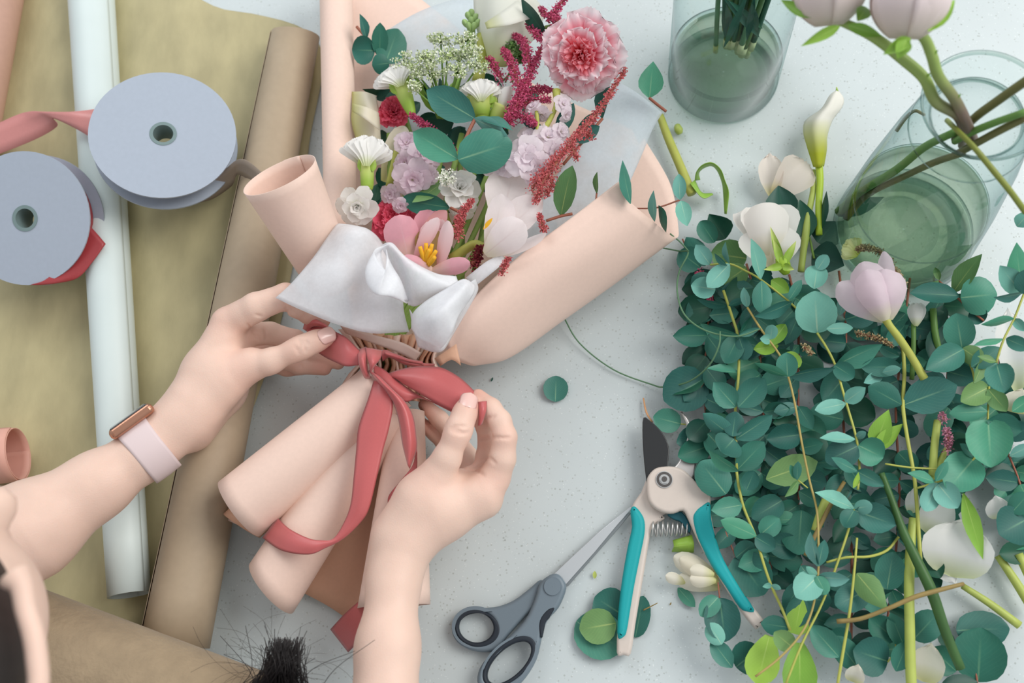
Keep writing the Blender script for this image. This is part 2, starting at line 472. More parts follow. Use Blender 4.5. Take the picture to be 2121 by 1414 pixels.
t = thing('pink_paper_roll', 'short pink paper roll with open end above the watch arm', 'paper roll', P(0, 950, 0))
roll('sheet', (-170, 960, 0.03, 62), (38, 940, 0.034, 58), rosep2, t, a0=-60, a1=560, cut1=(10, 40), spiral=0.12)

felt = mat('brown_felt_paper', (158, 140, 114), rough=0.9, noise=0.10, nscale=55, bump=0.6, bscale=260, sheen=0.15)
t = thing('brown_felt_roll', 'rough brown felt wrap lying in the lower left corner', 'wrap', P(260, 1380, 0))
roll('sheet', (20, 1345, 0.062, 132), (560, 1520, 0.055, 108), felt, t, a0=-150, a1=150, spiral=0.05, n=50, thick=0.0016)

# ================================================================ ribbon spools
spool_m = mat('grey_card', (168, 178, 192), rough=0.55, noise=0.02, nscale=250)
hub_m = mat('spool_hub_plastic', (120, 140, 140), rough=0.4)
def ring_mesh(name, r0, r1, z0, z1, n=64):
    V = []; Fc = []
    for k in range(n):
        a = 2*math.pi*k/n; c, s = math.cos(a), math.sin(a)
        V += [(r0*c, r0*s, z0), (r1*c, r1*s, z0), (r1*c, r1*s, z1), (r0*c, r0*s, z1)]
    for k in range(n):
        a, b = k*4, ((k+1) % n)*4
        for i in range(4):
            j = (i+1) % 4
            Fc.append((a+i, b+i, b+j, a+j))
    return mesh_data(name, V, Fc, smooth=False)
def spool(label, x, y, h, R, tilt, dirn, ribm, rr, hgt):
    M = frame(x, y, h, tilt, dirn)
    t = thing('ribbon_spool', label, 'ribbon spool', M.translation, 'ribbon spools on the left')
    for z in (0, -hgt):
        o = link('flange', ring_mesh('flange', 23, R, z-4, z), spool_m, t, M); bevel(o, 0.0004)
    link('hub', ring_mesh('hub', 20, 27, -hgt-3, 1.2), hub_m, t, M)
    link('core', ring_mesh('core', 27.5, 50, -hgt, -4.5), spool_m, t, M)
    link('wound_ribbon', ring_mesh('wound_ribbon', 50, rr, -hgt+3, -6), ribm, t, M)
    return t, M
taupe = mat('taupe_satin', (150, 136, 122), rough=0.38, spec=0.5)
dusty = mat('dusty_pink_satin', (212, 142, 138), rough=0.36, spec=0.5, noise=0.02, nscale=400)
redr = mat('brick_red_satin', (166, 62, 66), rough=0.4, spec=0.5, noise=0.03, nscale=500)
t1, M1 = spool('large grey card ribbon spool resting on the white roll', 338, 277, 0.075, 146, 30, 100, taupe, 96, 52)
patch('ribbon_tail', [[(392, 424, 0.028), (440, 412, 0.022), (480, 385, 0.03), (497, 362, 0.045), (560, 408, 0.05)],
                      [(400, 385, 0.045), (432, 372, 0.04), (464, 352, 0.05), (506, 330, 0.065), (575, 388, 0.055)]], taupe, t1, n=6, nr=3, thick=0.0004)
patch('pink_ribbon_end', [[(205, 225, 0.052), (150, 231, 0.058), (92, 231, 0.052), (60, 231, 0.05), (30, 240, 0.045), (-30, 268, 0.04)],
                          [(205, 296, 0.05), (160, 268, 0.052), (112, 246, 0.05), (118, 262, 0.04), (70, 290, 0.035), (-30, 330, 0.03)]], dusty, t1, n=7, nr=3, thick=0.0004)
t2, M2 = spool('grey card ribbon spool with red ribbon end at left edge', 52, 452, 0.07, 138, 30, 172, redr, 116, 62)
patch('red_ribbon_end', [[(172, 455, 0.052), (196, 478, 0.05), (219, 505, 0.046)],
                         [(150, 520, 0.05), (175, 535, 0.048), (192, 542, 0.045)],
                         [(100, 575, 0.05), (128, 580, 0.048), (160, 576, 0.044)],
                         [(62, 590, 0.05), (84, 590, 0.048), (110, 588, 0.044)]], redr, t2, n=5, nr=5, thick=0.0004)
# ================================================================ the person tying the ribbon
def smin(a, b, k):
    h = np.clip(0.5+0.5*(b-a)/k, 0, 1)
    return b*(1-h)+a*h-k*h*(1-h)
def cone(p, a, b, ra, rb):
    ba = b-a; pa = p-a
    h = np.clip(pa @ ba/max(ba @ ba, 1e-12), 0, 1).astype(np.float32)
    return np.linalg.norm(pa-h[:, None]*ba, axis=1)-(ra+(rb-ra)*h)
def ellipsoid(p, c, R, rad):
    q = (p-c) @ R.T/rad
    k = np.linalg.norm(q, axis=1)
    return (k-1)*min(rad)
def surface_nets(func, lo, hi, res, band=0.007, st=4):
    lo = np.array(lo); n = np.ceil((np.array(hi)-lo)/(res*st)).astype(int)+2
    cs = [lo[i]+np.arange(n[i])*res*st+res*(st-1)/2 for i in range(3)]
    Pc = np.stack(np.meshgrid(*cs, indexing='ij'), -1).reshape(-1, 3).astype(np.float32)
    dc = func(Pc).reshape(n)
    vals = np.repeat(np.repeat(np.repeat(dc, st, 0), st, 1), st, 2).astype(np.float32)
    near = np.argwhere(np.abs(vals) < band)
    vals[tuple(near.T)] = func((lo+near*res).astype(np.float32))
    s = vals < 0
    nx, ny, nz = vals.shape
    cnt = np.zeros((nx-1, ny-1, nz-1), np.int8)
    offs = [(i, j, k) for i in (0, 1) for j in (0, 1) for k in (0, 1)]
    for i, j, k in offs: cnt += s[i:nx-1+i, j:ny-1+j, k:nz-1+k]
    act = np.argwhere((cnt > 0) & (cnt < 8))
    idx = -np.ones(cnt.shape, np.int32); idx[tuple(act.T)] = np.arange(len(act))
    acc = np.zeros((len(act), 3)); num = np.zeros(len(act))
    edges = [(a, b) for a in offs for b in offs if sum(b)-sum(a) == 1 and sum(abs(x-y) for x, y in zip(a, b)) == 1]
    for a, b in edges:
        va = vals[tuple((act+a).T)]; vb = vals[tuple((act+b).T)]
        c = (va < 0) != (vb < 0)
        t = np.where(c, va/np.where(c, va-vb, 1), 0)
        q = np.array(a)[None]+t[:, None]*(np.array(b)-np.array(a))[None]
        acc[c] += q[c]; num[c] += 1
    V = lo+(act+acc/num[:, None])*res
    Fc = []
    for ax in range(3):
        sl0 = [slice(None)]*3; sl1 = [slice(None)]*3
        sl0[ax] = slice(0, -1); sl1[ax] = slice(1, None)
        ch = s[tuple(sl0)] != s[tuple(sl1)]
        e = np.argwhere(ch)
        b1, b2 = (ax+1) % 3, (ax+2) % 3
        ok = (e[:, b1] > 0) & (e[:, b2] > 0) & (e[:, b1] < vals.shape[b1]-1) & (e[:, b2] < vals.shape[b2]-1)
        e = e[ok]
        d1 = np.zeros(3, int); d1[b1] = 1; d2 = np.zeros(3, int); d2[b2] = 1
        qs = np.stack([idx[tuple((e-d1-d2).T)], idx[tuple((e-d2).T)], idx[tuple(e.T)], idx[tuple((e-d1).T)]], 1)
        inside = s[tuple(e.T)]
        qs = np.where(inside[:, None], qs, qs[:, ::-1])
        Fc.append(qs[(qs >= 0).all(1)])
    return V, np.concatenate(Fc)

def pr(x, y, h, r): return np.array(P(x, y, h)), r*S(x, y, h)
def chain(p, pts, k):
    d = None; q = [pr(*t) for t in pts]
    for (a, ra), (b, rb) in zip(q[:-1], q[1:]):
        e = cone(p, a, b, ra, rb)
        d = e if d is None else smin(d, e, k)
    return d
def crease(p, d, pts, depth, k=0.0016):
    """a shallow skin fold pressed along a short line"""
    for a, b in zip(pts[:-1], pts[1:]):
        e = cone(p, a, b, depth, depth)
        d = -smin(-d, e, k)
    return d
def on_surface(f, x, y):
    """where the line of sight at (x, y) first meets the skin"""
    w = np.array(ray(x, y)); w /= np.linalg.norm(w); t = 0.45
    for _ in range(60):
        q = np.array(CAM)+w*t; dd = float(f(q[None].astype(np.float32))[0])
        t += dd*0.8
        if abs(dd) < 1e-4: break
    return q

H1 = crop(420, 560, 5.893); H2 = crop(780, 780, 4.159)
LEFT = dict(
 arm=[(-150, 1200, 0.135, 128), (60, 1098, 0.115, 98), (200, 1005, 0.10, 66), (300, 938, 0.09, 52), (352, 893, 0.085, 50), (400, 845, 0.082, 53)],
 palm=[[(372, 870, 0.085, 46), (430, 770, 0.082, 48), (472, 672, 0.088, 34)],
       [(385, 870, 0.075, 44), (445, 775, 0.07, 48), (492, 692, 0.07, 31)],
       [(392, 880, 0.068, 42), (455, 790, 0.058, 46), (500, 715, 0.055, 29)],
       [(400, 888, 0.065, 40), (462, 812, 0.05, 40), (510, 738, 0.043, 25)],
       [(398, 862, 0.083, 46), (462, 790, 0.083, 44), (520, 752, 0.086, 33)]],
 fingers=[[(473, 668, 0.088, 33), (530, 636, 0.098, 30), (592, 613, 0.10, 26.5), (614, 634, 0.088, 23), (640, 650, 0.078, 21), (668, 664, 0.07, 16)],
          [(492, 692, 0.07, 28), (560, 690, 0.052, 23), (612, 704, 0.045, 21), (650, 732, 0.043, 20), (700, 751, 0.043, 14.5)],
          [(500, 715, 0.055, 27), (566, 737, 0.04, 21), (620, 756, 0.04, 19), (672, 763, 0.042, 14.5)],
          [(510, 738, 0.043, 24), (555, 752, 0.028, 18), (595, 762, 0.026, 17), (625, 764, 0.028, 13)]],
 thumb=[(505, 765, 0.086, 33), (560, 748, 0.09, 25), (612, 725, 0.093, 22), (630, 717, 0.093, 22), (655, 706, 0.091, 20.5), (680, 697, 0.088, 18)],
 creases=[[H1(*q) for q in c] for c in ([(1165, 830), (1190, 900), (1180, 965)], [(1212, 850), (1245, 930), (1252, 990)], [(1252, 850), (1285, 905)], [(1132, 930), (1170, 1010)],
   [(985, 385), (1018, 460), (1030, 535)], [(545, 655), (620, 745), (700, 860)], [(650, 935), (720, 925), (790, 912)], [(650, 545), (715, 565)], [(757, 720), (775, 800), (770, 870)], [(1195, 1115), (1200, 1185)])])
RIGHTH = dict(
 arm=[(800, 1760, 0.11, 100), (795, 1500, 0.10, 76), (803, 1340, 0.092, 62), (816, 1200, 0.085, 51), (826, 1150, 0.083, 50), (850, 1095, 0.082, 54)],
 palm=[[(838, 1130, 0.083, 48), (905, 1052, 0.085, 58), (1000, 1020, 0.083, 36), (1025, 985, 0.085, 30)],
       [(830, 1120, 0.078, 45), (905, 1040, 0.072, 54), (1004, 985, 0.066, 30)],
       [(826, 1110, 0.07, 42), (890, 1030, 0.06, 48), (985, 1000, 0.05, 27)],
       [(822, 1105, 0.068, 40), (880, 1025, 0.052, 44), (962, 1005, 0.04, 25)],
       [(826, 1105, 0.085, 46), (870, 1030, 0.09, 46), (905, 985, 0.096, 36)],
       [(850, 1110, 0.082, 46), (930, 1075, 0.08, 34), (1005, 1045, 0.08, 24)]],
 fingers=[[(1025, 990, 0.085, 32), (1040, 950, 0.093, 28), (1046, 905, 0.10, 24.5), (1036, 872, 0.10, 23), (1017, 846, 0.098, 21.5), (990, 822, 0.094, 17)],
          [(1004, 985, 0.066, 28), (1008, 945, 0.066, 22), (1012, 912, 0.07, 21), (1005, 880, 0.076, 20), (985, 852, 0.082, 16)],
          [(985, 1000, 0.05, 26), (968, 945, 0.036, 21), (942, 903, 0.032, 19), (910, 868, 0.036, 18), (880, 838, 0.045, 14)],
          [(962, 1005, 0.04, 24), (945, 960, 0.026, 18), (922, 920, 0.022, 17), (900, 896, 0.026, 16), (874, 877, 0.032, 13)]],
 thumb=[(895, 1000, 0.095, 38), (925, 950, 0.104, 28), (946, 900, 0.11, 25), (952, 884, 0.11, 25), (963, 855, 0.108, 23), (970, 838, 0.105, 20.5)],
 creases=[[H2(*q) for q in c] for c in ([(640, 442), (700, 426), (775, 428)], [(640, 466), (720, 490), (790, 480)], [(660, 452), (730, 470)], [(895, 526), (1000, 522), (1080, 526), (1150, 525)],
   [(940, 352), (990, 350), (1020, 332)], [(960, 692), (990, 715), (1022, 745)], [(880, 530), (960, 526)], [(728, 780), (800, 800), (870, 812), (922, 850)], [(850, 770), (900, 722), (955, 700)])])
def arm_sdf(H):
    def f(p):
        d = chain(p, H['arm'], 0.012)
        for c in H['palm']: d = smin(d, chain(p, c, 0.01), 0.012)
        fg = None
        for c in H['fingers']:
            e = chain(p, c, 0.003)
            fg = e if fg is None else smin(fg, e, 0.0012)
        d = smin(d, fg, 0.004)
        d = smin(d, chain(p, H['thumb'], 0.006), 0.0055)
        for c in H.get('lines', ()): d = crease(p, d, c, 0.0006, 0.0020)
        return d
    return f
def bounds(H, ylim):
    pts = []
    for c in [H['arm']]+H['palm']+H['fingers']+[H['thumb']]:
        for q in c:
            a, r = pr(*q); pts += [a-r*1.15, a+r*1.15]
    pts = np.array(pts)
    return pts.min(0)-0.004, pts.max(0)+0.004
body_V = []; body_F = []; base_i = 0
def add_body(V, Fq):
    global base_i
    body_V.append(V); body_F.append(Fq+base_i); base_i += len(V)
for H in (LEFT, RIGHTH):
    lo, hi = bounds(H, None)
    f0 = arm_sdf(H); found = [[on_surface(f0, *q) for q in resample(np.array(c), 2)] for c in H['creases']]; H['lines'] = found
    add_body(*surface_nets(arm_sdf(H), lo, hi, 0.00105, band=0.006))
# upper arms, neck and head, mostly beyond the picture's edge
elbL = pr(*LEFT['arm'][0])[0]; elbR = pr(*RIGHTH['arm'][0])[0]
shL = np.array((-0.70, -0.20, 0.26)); shR = np.array((-0.40, -0.42, 0.26)); chest = (shL+shR)/2
hc = np.array(P(-385, 1465, 0.38))
hx = np.array((0.45, 0.89, 0.0)); hx /= np.linalg.norm(hx)
HR = np.array([hx, np.cross((0, 0, 1), hx), (0, 0, 1)])
def upper(p):
    d = smin(cone(p, elbL, shL, 0.047, 0.052), cone(p, elbR, shR, 0.045, 0.052), 0.01)
    d = smin(d, cone(p, shL, shR, 0.055, 0.055), 0.04)
    d = smin(d, cone(p, chest+[0, 0, 0.03], hc-hx*0.02-[0, 0, 0.05], 0.058, 0.052), 0.03)
    hd = ellipsoid(p, hc, HR, np.array((0.098, 0.076, 0.115)))
    face = ellipsoid(p, hc+hx*0.05-[0, 0, 0.045], HR, np.array((0.05, 0.05, 0.06)))
    nose = cone(p, hc+hx*0.098-[0, 0, 0.005], hc+hx*0.115-[0, 0, 0.04], 0.007, 0.012)
    d = smin(d, smin(hd, face, 0.03), 0.02)
    return smin(d, nose, 0.01)
allp = np.array([elbL, elbR, shL, shR, hc])
add_body(*surface_nets(upper, allp.min(0)-0.15, allp.max(0)+0.15, 0.005, band=0.03))
skin = mat('skin', (231, 199, 182), rough=0.5, sss=0.10, noise=0.035, nscale=45, bump=0.12, bscale=900, spec=0.35)
person = thing('person', 'person in a lavender top tying a satin ribbon with both hands', 'person', (chest[0], chest[1], FLOOR_Z))
body = link('body', mesh_data('body', np.concatenate(body_V), np.concatenate(body_F).tolist()), skin, person)
bv = np.concatenate(body_V); red = np.zeros(len(bv))
for H in (LEFT, RIGHTH):
    for c in H['fingers']+[H['thumb']]:
        for q, amt, rad in ((c[-1], 1.0, 0.014), (c[0], .55, 0.016), (c[2], .6, 0.011)):
            a_, r_ = pr(*q); red = np.maximum(red, amt*np.exp(-(np.linalg.norm(bv-a_, axis=1)/rad)**2))
at = body.data.attributes.new('redness', 'FLOAT', 'POINT'); at.data.foreach_set('value', red.astype(np.float32))
nt = skin.node_tree; an = nt.nodes.new('ShaderNodeAttribute'); an.attribute_name = 'redness'
mxn = nt.nodes.new('ShaderNodeMix'); mxn.data_type = 'RGBA'; bs = nt.nodes['Principled BSDF']
mfn = nt.nodes.new('ShaderNodeMath'); mfn.operation = 'MULTIPLY'; mfn.inputs[1].default_value = 0.75
nt.links.new(an.outputs['Fac'], mfn.inputs[0]); nt.links.new(mfn.outputs[0], mxn.inputs[0])
nt.links.new(bs.inputs['Base Color'].links[0].from_socket, mxn.inputs[6]); mxn.inputs[7].default_value = srgb((228, 164, 146))+(1,)
nt.links.new(mxn.outputs[2], bs.inputs['Base Color'])
sm = body.modifiers.new('soften', 'SMOOTH'); sm.factor = 0.5; sm.iterations = 2
nail_m = mat('nail', (238, 196, 186), rough=0.22, spec=0.6, coat=0.3)
def nail(c, d_to, r, L, w, side):
    """plate on the back of the last joint: c joint centre, d_to finger end"""
    c0, sc_ = np.array(P(*c)), S(*c); c1 = np.array(P(*d_to))
    y = c1-c0; y /= np.linalg.norm(y); n = np.array(CAM)-c0; n = n/np.linalg.norm(n)+np.array(RIGHT)*side[0]+np.array(UP)*side[1]
    n -= y*n.dot(y); n /= np.linalg.norm(n); x = np.cross(y, n)
    V = []; UV = []; q = 12
    for j in range(q+1):
        v = j/q*2-1; hw = 0.5*w*math.sqrt(max(0.0, 1-max(0, abs(v)-0.5)**2/0.2501)) if v > 0 else 0.5*w*math.sqrt(max(0.04, 1-max(0, abs(v)-0.45)**2/0.31))
        for i in range(q+1):
            s = i/q*2-1; xx = s*hw
            zz = math.sqrt(max(r*r-xx*xx*1.25, 1))-0.9*v*v*(1 if v < 0 else 2.2)
            V.append(c0+sc_*(y*v*L/2+x*xx+n*zz)); UV.append((i/q, j/q))
    Fc = [(j*(q+1)+i, (j+1)*(q+1)+i, (j+1)*(q+1)+i+1, j*(q+1)+i+1) for j in range(q) for i in range(q)]
    o = link('nail', mesh_data('nail', V, Fc, UV), nail_m, body)
    solidify(o, 0.0006)
nail((674, 699.5, 0.0887), (690, 693, 0.086), 23.6, 37, 33, (0.0, 0.25))
nail((967.5, 842, 0.1055), (972, 826, 0.1025), 27.0, 38, 37, (0.0, 0.0))
# ear and dark hair
hair_m = mat('dark_hair', (34, 30, 30), rough=0.45, spec=0.4, noise=0.2, nscale=200, stretch=(1, 1, 0.2))
ear_pts = [(30, 1192, 0.385, 34), (45, 1215, 0.385, 24), (54, 1262, 0.385, 22), (68, 1310, 0.385, 22), (76, 1360, 0.385, 22), (78, 1425, 0.385, 22), (50, 1470, 0.385, 26)]
tube('ear', ear_pts, skin, person, n=6, seg=14)
V, Fq = surface_nets(lambda p: np.maximum(ellipsoid(p, hc-hx*0.004+[0, 0, 0.012], HR, np.array((0.112, 0.092, 0.118))), -(p[:, 2]-hc[2]+0.06)), hc-0.16, hc+0.16, 0.004, band=0.03)
hair = link('hair', mesh_data('hair', V, Fq.tolist()), hair_m, person)
# ponytail brought over the shoulder, its tip lying above the table
rng = np.random.RandomState(5); strands = []
root = hc-hx*0.10
for k in range(420):
    a = rng.randn(2)*10
    tipx, tipy = 592+rng.randn()*24, 1318+abs(rng.randn())*34
    if k < 26: tipx, tipy = 590+rng.randn()*70, 1330+rng.randn()*25
    hh = 0.10+rng.rand()*0.03
    pts = [root+rng.randn(3)*0.006, np.array((-0.50, -0.36, 0.36))+rng.randn(3)*0.008, np.array((-0.36, -0.27, 0.27))+rng.randn(3)*0.008,
           np.array(P(572+a[0]*2.6, 1560+a[1], 0.16)), np.array(P(574+a[0]*3.2+(tipx-590)*0.3, 1445, 0.12)), np.array(P(tipx*0.5+(580+a[0]*3.0)*0.5+rng.randn()*6, 1385, hh)), np.array(P(tipx, tipy, hh))]
    if k >= 26:
        pts[-1] = pts[-1]*0.75+np.array(P(592, 1318, hh))*0.25
    w = resample(np.array(pts), 4); strands.append((w, np.linspace(0.00055, 0.00022, len(w))))
for k in range(60):        # flyaway hairs
    x0, y0 = 560+rng.randn()*30, 1405+rng.randn()*12
    ang = rng.uniform(0.05, 3.0); L = rng.uniform(60, 165); c = rng.randn()*0.9
    pts = []
    for i in range(6):
        f = i/5; th = ang+c*f
        pts.append(np.array(P(x0+L*f*math.cos(th), y0-L*f*math.sin(th), 0.105+0.01*math.sin(f*3+k))))
    w = resample(np.array(pts), 3); strands.append((w, np.full(len(w), 0.00009)))
o = tubes_mesh('ponytail', strands, hair_m, person, seg=4); o['label'] = 'tip of a dark ponytail with stray hairs'
# clothes
shirt_m = mat('lavender_cloth', (176, 172, 190), rough=0.85, noise=0.03, nscale=80)
hip = np.array((-0.72, -0.56, 0.02))
def shirt(p):
    d = cone(p, chest+[0.0, 0, -0.02], hip, 0.125, 0.13)
    d = smin(d, cone(p, shL, shR, 0.072, 0.072), 0.05)
    d = smin(d, cone(p, shL, shL*0.6+elbL*0.4, 0.068, 0.07), 0.03)
    return smin(d, cone(p, shR, shR*0.6+elbR*0.4, 0.068, 0.07), 0.03)
q = np.array([shL, shR, hip, elbL, elbR])
V, Fq = surface_nets(shirt, q.min(0)-0.2, q.max(0)+0.16, 0.007, band=0.04)
link('shirt', mesh_data('shirt', V, Fq.tolist()), shirt_m, person)
side = (shR-shL); side[2] = 0; side /= np.linalg.norm(side)
def trousers(p):
    d = cone(p, hip-side*0.05, hip+side*0.05, 0.135, 0.135)
    for s in (-1, 1):
        k = hip+side*0.1*s
        d = smin(d, cone(p, k, np.array((k[0], k[1], FLOOR_Z+0.06)), 0.09, 0.055), 0.03)
        d = smin(d, cone(p, np.array((k[0], k[1], FLOOR_Z+0.045)), np.array((k[0], k[1], FLOOR_Z+0.045))+hx*0.14, 0.042, 0.035), 0.02)
    return d
V, Fq = surface_nets(trousers, (hip[0]-0.35, hip[1]-0.35, FLOOR_Z-0.02), (hip[0]+0.35, hip[1]+0.35, 0.2), 0.009, band=0.05)
link('trousers', mesh_data('trousers', V, Fq.tolist()), mat('dark_trousers', (60, 62, 74), rough=0.8), person)

# ================================================================ watch on the left wrist
band_m = mat('blush_silicone', (224, 206, 206), rough=0.5, spec=0.35)
gold = mat('rose_gold', (190, 140, 116), rough=0.25, metal=0.85)
wa, wb = np.array(P(272, 957, 0.093)), np.array(P(345, 903, 0.086))
wd = wb-wa; wd /= np.linalg.norm(wd); wc = (wa+wb)/2
wt = thing('wrist_watch', 'rose gold square watch with pale blush strap on the wrist', 'watch', wc)
toc = np.array(CAM)-wc; wu = toc-wd*toc.dot(wd); wu /= np.linalg.norm(wu); ws = np.cross(wd, wu)   # ws points down-right or up-left in view
if ws.dot(np.array(UP)) < 0: ws = -ws
sc = S(308, 930, 0.09); rows = []
for i in range(49):
    a = 2*math.pi*i/48
    rx, ry = 64*sc, 57*sc
    c = wc+ws*rx*math.cos(a)+wu*ry*math.sin(a)
    hw = (30+4*max(0, math.cos(a))**2)*sc
    rows.append([c+wd*hw*f+(ws*math.cos(a)+wu*math.sin(a))*sc*(1.5*(1-f*f)) for f in (-1, -0.8, 0, 0.8, 1)])
G3 = np.array(rows)
o = link('strap', grid_mesh('strap', G3), band_m, wt); solidify(o, 0.0022, 0)
G4 = G3[[i for i in range(33, 42)]]; cen = np.array(wc)
G4 = cen+(G4-cen)*1.07
o = link('strap_overlap', grid_mesh('strap_overlap', G4), band_m, wt); solidify(o, 0.0018)
ca = math.radians(4); cn = ws*math.cos(ca)+wu*math.sin(ca); cs = np.cross(wd, cn)
cc = wc+cn*(68*sc)+wd*8*sc
CM = Matrix((Vector(wd), Vector(cs), Vector(cn))).transposed().to_4x4(); CM.translation = Vector(cc)
hx_, hy_, hz_ = 50*sc, 42*sc, 11*sc
o = link('watch_case', box_mesh('watch_case', (-hx_, -hy_, -hz_), (hx_, hy_, hz_)), gold, wt, CM); bevel(o, 9*sc, 5)
o2 = link('watch_glass', box_mesh('watch_glass', (-hx_*0.86, -hy_*0.86, hz_*0.7), (hx_*0.86, hy_*0.86, hz_*1.2)), mat('black_glass', (18, 20, 24), rough=0.08, spec=0.7), wt, CM); bevel(o2, 3.0*sc, 3)
# ================================================================ bouquet wrapping
blush = mat('blush_paper', (238, 209, 194), rough=0.55, noise=0.02, nscale=300, bump=0.03, bscale=700, spec=0.3)
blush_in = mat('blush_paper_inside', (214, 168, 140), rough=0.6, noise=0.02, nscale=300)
tissue = tissue_mat('white_tissue', (246, 247, 250), 0.38)
tissue_b = tissue_mat('grey_tissue', (222, 232, 238), 0.45)
wrap = thing('bouquet_wrap', 'blush pink paper wrapped round the flowers and gathered at the ribbon', 'wrapping paper', P(800, 735, 0))
# back sheet under the flowers
patch('back_sheet', [
 [(745, 730, .035), (775, 738, .03), (805, 741, .03), (850, 745, .03), (895, 748, .035)],
 [(712, 560, .02), (790, 560, .012), (880, 570, .012), (1000, 590, .012), (1120, 600, .02)],
 [(692, 380, .012), (780, 380, .008), (900, 390, .008), (1100, 410, .008), (1320, 430, .01)],
 [(690, 180, .012), (790, 170, .008), (950, 220, .008), (1130, 280, .008), (1330, 330, .01)],
 [(690, -60, .02), (800, -50, .012), (900, 20, .008), (1080, 160, .008), (1310, 270, .012)]], blush, wrap, n=8, nr=6, wav=0.0008, seed=2)
# tall rolled edge on the left
roll('left_rolled_edge', (694, -70, 0.05, 34), (706, 505, 0.05, 35), blush, wrap, a0=-100, a1=215, spiral=0.1, cut1=(12, 90))
# open cone at the left
roll('left_cone', (578, 362, 0.155, 82), (690, 585, 0.06, 50), blush, wrap, a0=-175, a1=215, spiral=0.03, cut0=(12, 160), n=70)
# big roll turned over at the right
patch('right_roll', [
 [(1335, 288, .03), (1388, 380, .024), (1404, 462, .032), (1399, 492, .05), (1345, 452, .082), (1300, 412, .098), (1281, 376, .102)],
 [(1210, 390, .02), (1270, 480, .016), (1290, 560, .03), (1280, 576, .05), (1235, 530, .086), (1195, 490, .10), (1178, 455, .102)],
 [(1090, 500, .018), (1150, 590, .015), (1170, 650, .03), (1160, 660, .05), (1120, 610, .084), (1085, 570, .098), (1070, 535, .098)],
 [(985, 610, .02), (1030, 680, .02), (1060, 728, .035), (1050, 738, .05), (1015, 700, .075), (985, 665, .088), (975, 625, .088)],
 [(900, 700, .03), (930, 730, .03), (985, 752, .04), (980, 757, .05), (955, 750, .06), (935, 740, .07), (925, 715, .075)]], blush, wrap, n=8, nr=7)
# gathers pinched under the ribbon
for i in range(13):
    f = i/12; x0 = 742+165*f; rng_ = random.Random(i)
    pts = []
    for q, (dy, hh, w) in enumerate(((-62, .062, 14), (-30, .066, 9), (0, .062, 6), (30, .062, 9), (75, .06, 13))):
        cx_ = 825+(x0-825)*(0.85+0.5*abs(dy)/60)+rng_.uniform(-5, 5)
        yy = 742+dy+14*math.sin(3*f)
        pts.append([(cx_-w, yy+rng_.uniform(-4, 4), hh-0.012*abs(f-.5)*2), (cx_, yy, hh+0.010*rng_.random()), (cx_+w, yy+rng_.uniform(-4, 4), hh-0.014)])
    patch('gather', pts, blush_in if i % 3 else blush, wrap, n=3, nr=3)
patch('turned_corner', [[(900, 742, .085), (930, 722, .09), (945, 712, .09)], [(912, 758, .085), (935, 745, .088), (955, 757, .085)]], blush_in, wrap, n=3, nr=3)
patch('front_flap', [[(705, 674, .078), (760, 690, .086), (830, 708, .088), (872, 730, .082)], [(716, 690, .07), (765, 708, .08), (820, 728, .084), (860, 748, .078)]], blush, wrap, n=5, nr=4)
# rolls below the knot
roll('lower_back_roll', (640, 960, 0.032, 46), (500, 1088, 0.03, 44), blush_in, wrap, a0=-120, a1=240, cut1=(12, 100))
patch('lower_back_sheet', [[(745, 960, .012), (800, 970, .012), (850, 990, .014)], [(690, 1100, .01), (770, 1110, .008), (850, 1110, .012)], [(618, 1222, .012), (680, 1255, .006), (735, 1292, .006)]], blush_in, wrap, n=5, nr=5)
roll('lower_right_roll', (845, 850, 0.05, 34), (815, 1255, 0.035, 76), blush, wrap, a0=-150, a1=300, spiral=0.08, cut1=(10, 120))
roll('lower_middle_roll', (800, 845, 0.055, 56), (562, 1216, 0.04, 66), blush, wrap, a0=-130, a1=330, spiral=0.08, cut1=(20, -90), n=80)
patch('roll_corner', [[(470, 1063, .03), (500, 1085, .034)], [(466, 1075, .03), (528, 1102, .034)]], blush, wrap, n=3, nr=3)
roll('lower_left_roll', (812, 792, 0.066, 62), (496, 1052, 0.062, 71), blush, wrap, a0=-120, a1=300, spiral=0.06, cut1=(4, -90), n=80)

# ================================================================ white tissue ruffle
ts = thing('tissue_ruffle', 'white translucent tissue ruffled in front of the flowers', 'tissue paper', P(800, 640, 0.04))
patch('pointed_sheet', [
 [(570, 616, .118), (620, 640, .118), (700, 672, .112), (770, 690, .10), (848, 688, .09)],
 [(610, 580, .125), (650, 590, .128), (710, 610, .125), (775, 630, .112), (838, 650, .10)],
 [(652, 530, .128), (690, 540, .135), (735, 550, .132), (780, 575, .12), (835, 625, .105)],
 [(690, 475, .12), (725, 478, .135), (755, 485, .135), (785, 515, .122), (832, 600, .10)],
 [(700, 462, .105), (735, 467, .115), (765, 476, .115), (795, 508, .105), (830, 590, .09)]], tissue, ts, n=8, nr=6, wav=0.0008, seed=4, wfreq=90)
patch('curled_fold', [
 [(847, 620, .115), (815, 595, .135), (795, 555, .14), (790, 520, .14), (806, 505, .145)],
 [(843, 628, .125), (800, 608, .145), (765, 590, .15), (757, 560, .152), (775, 520, .15)],
 [(838, 622, .13), (812, 612, .15), (785, 607, .158), (790, 580, .16), (800, 560, .158)],
 [(846, 622, .125), (830, 580, .145), (815, 555, .15), (805, 535, .155), (800, 515, .15)]], tissue, ts, n=7, nr=6)
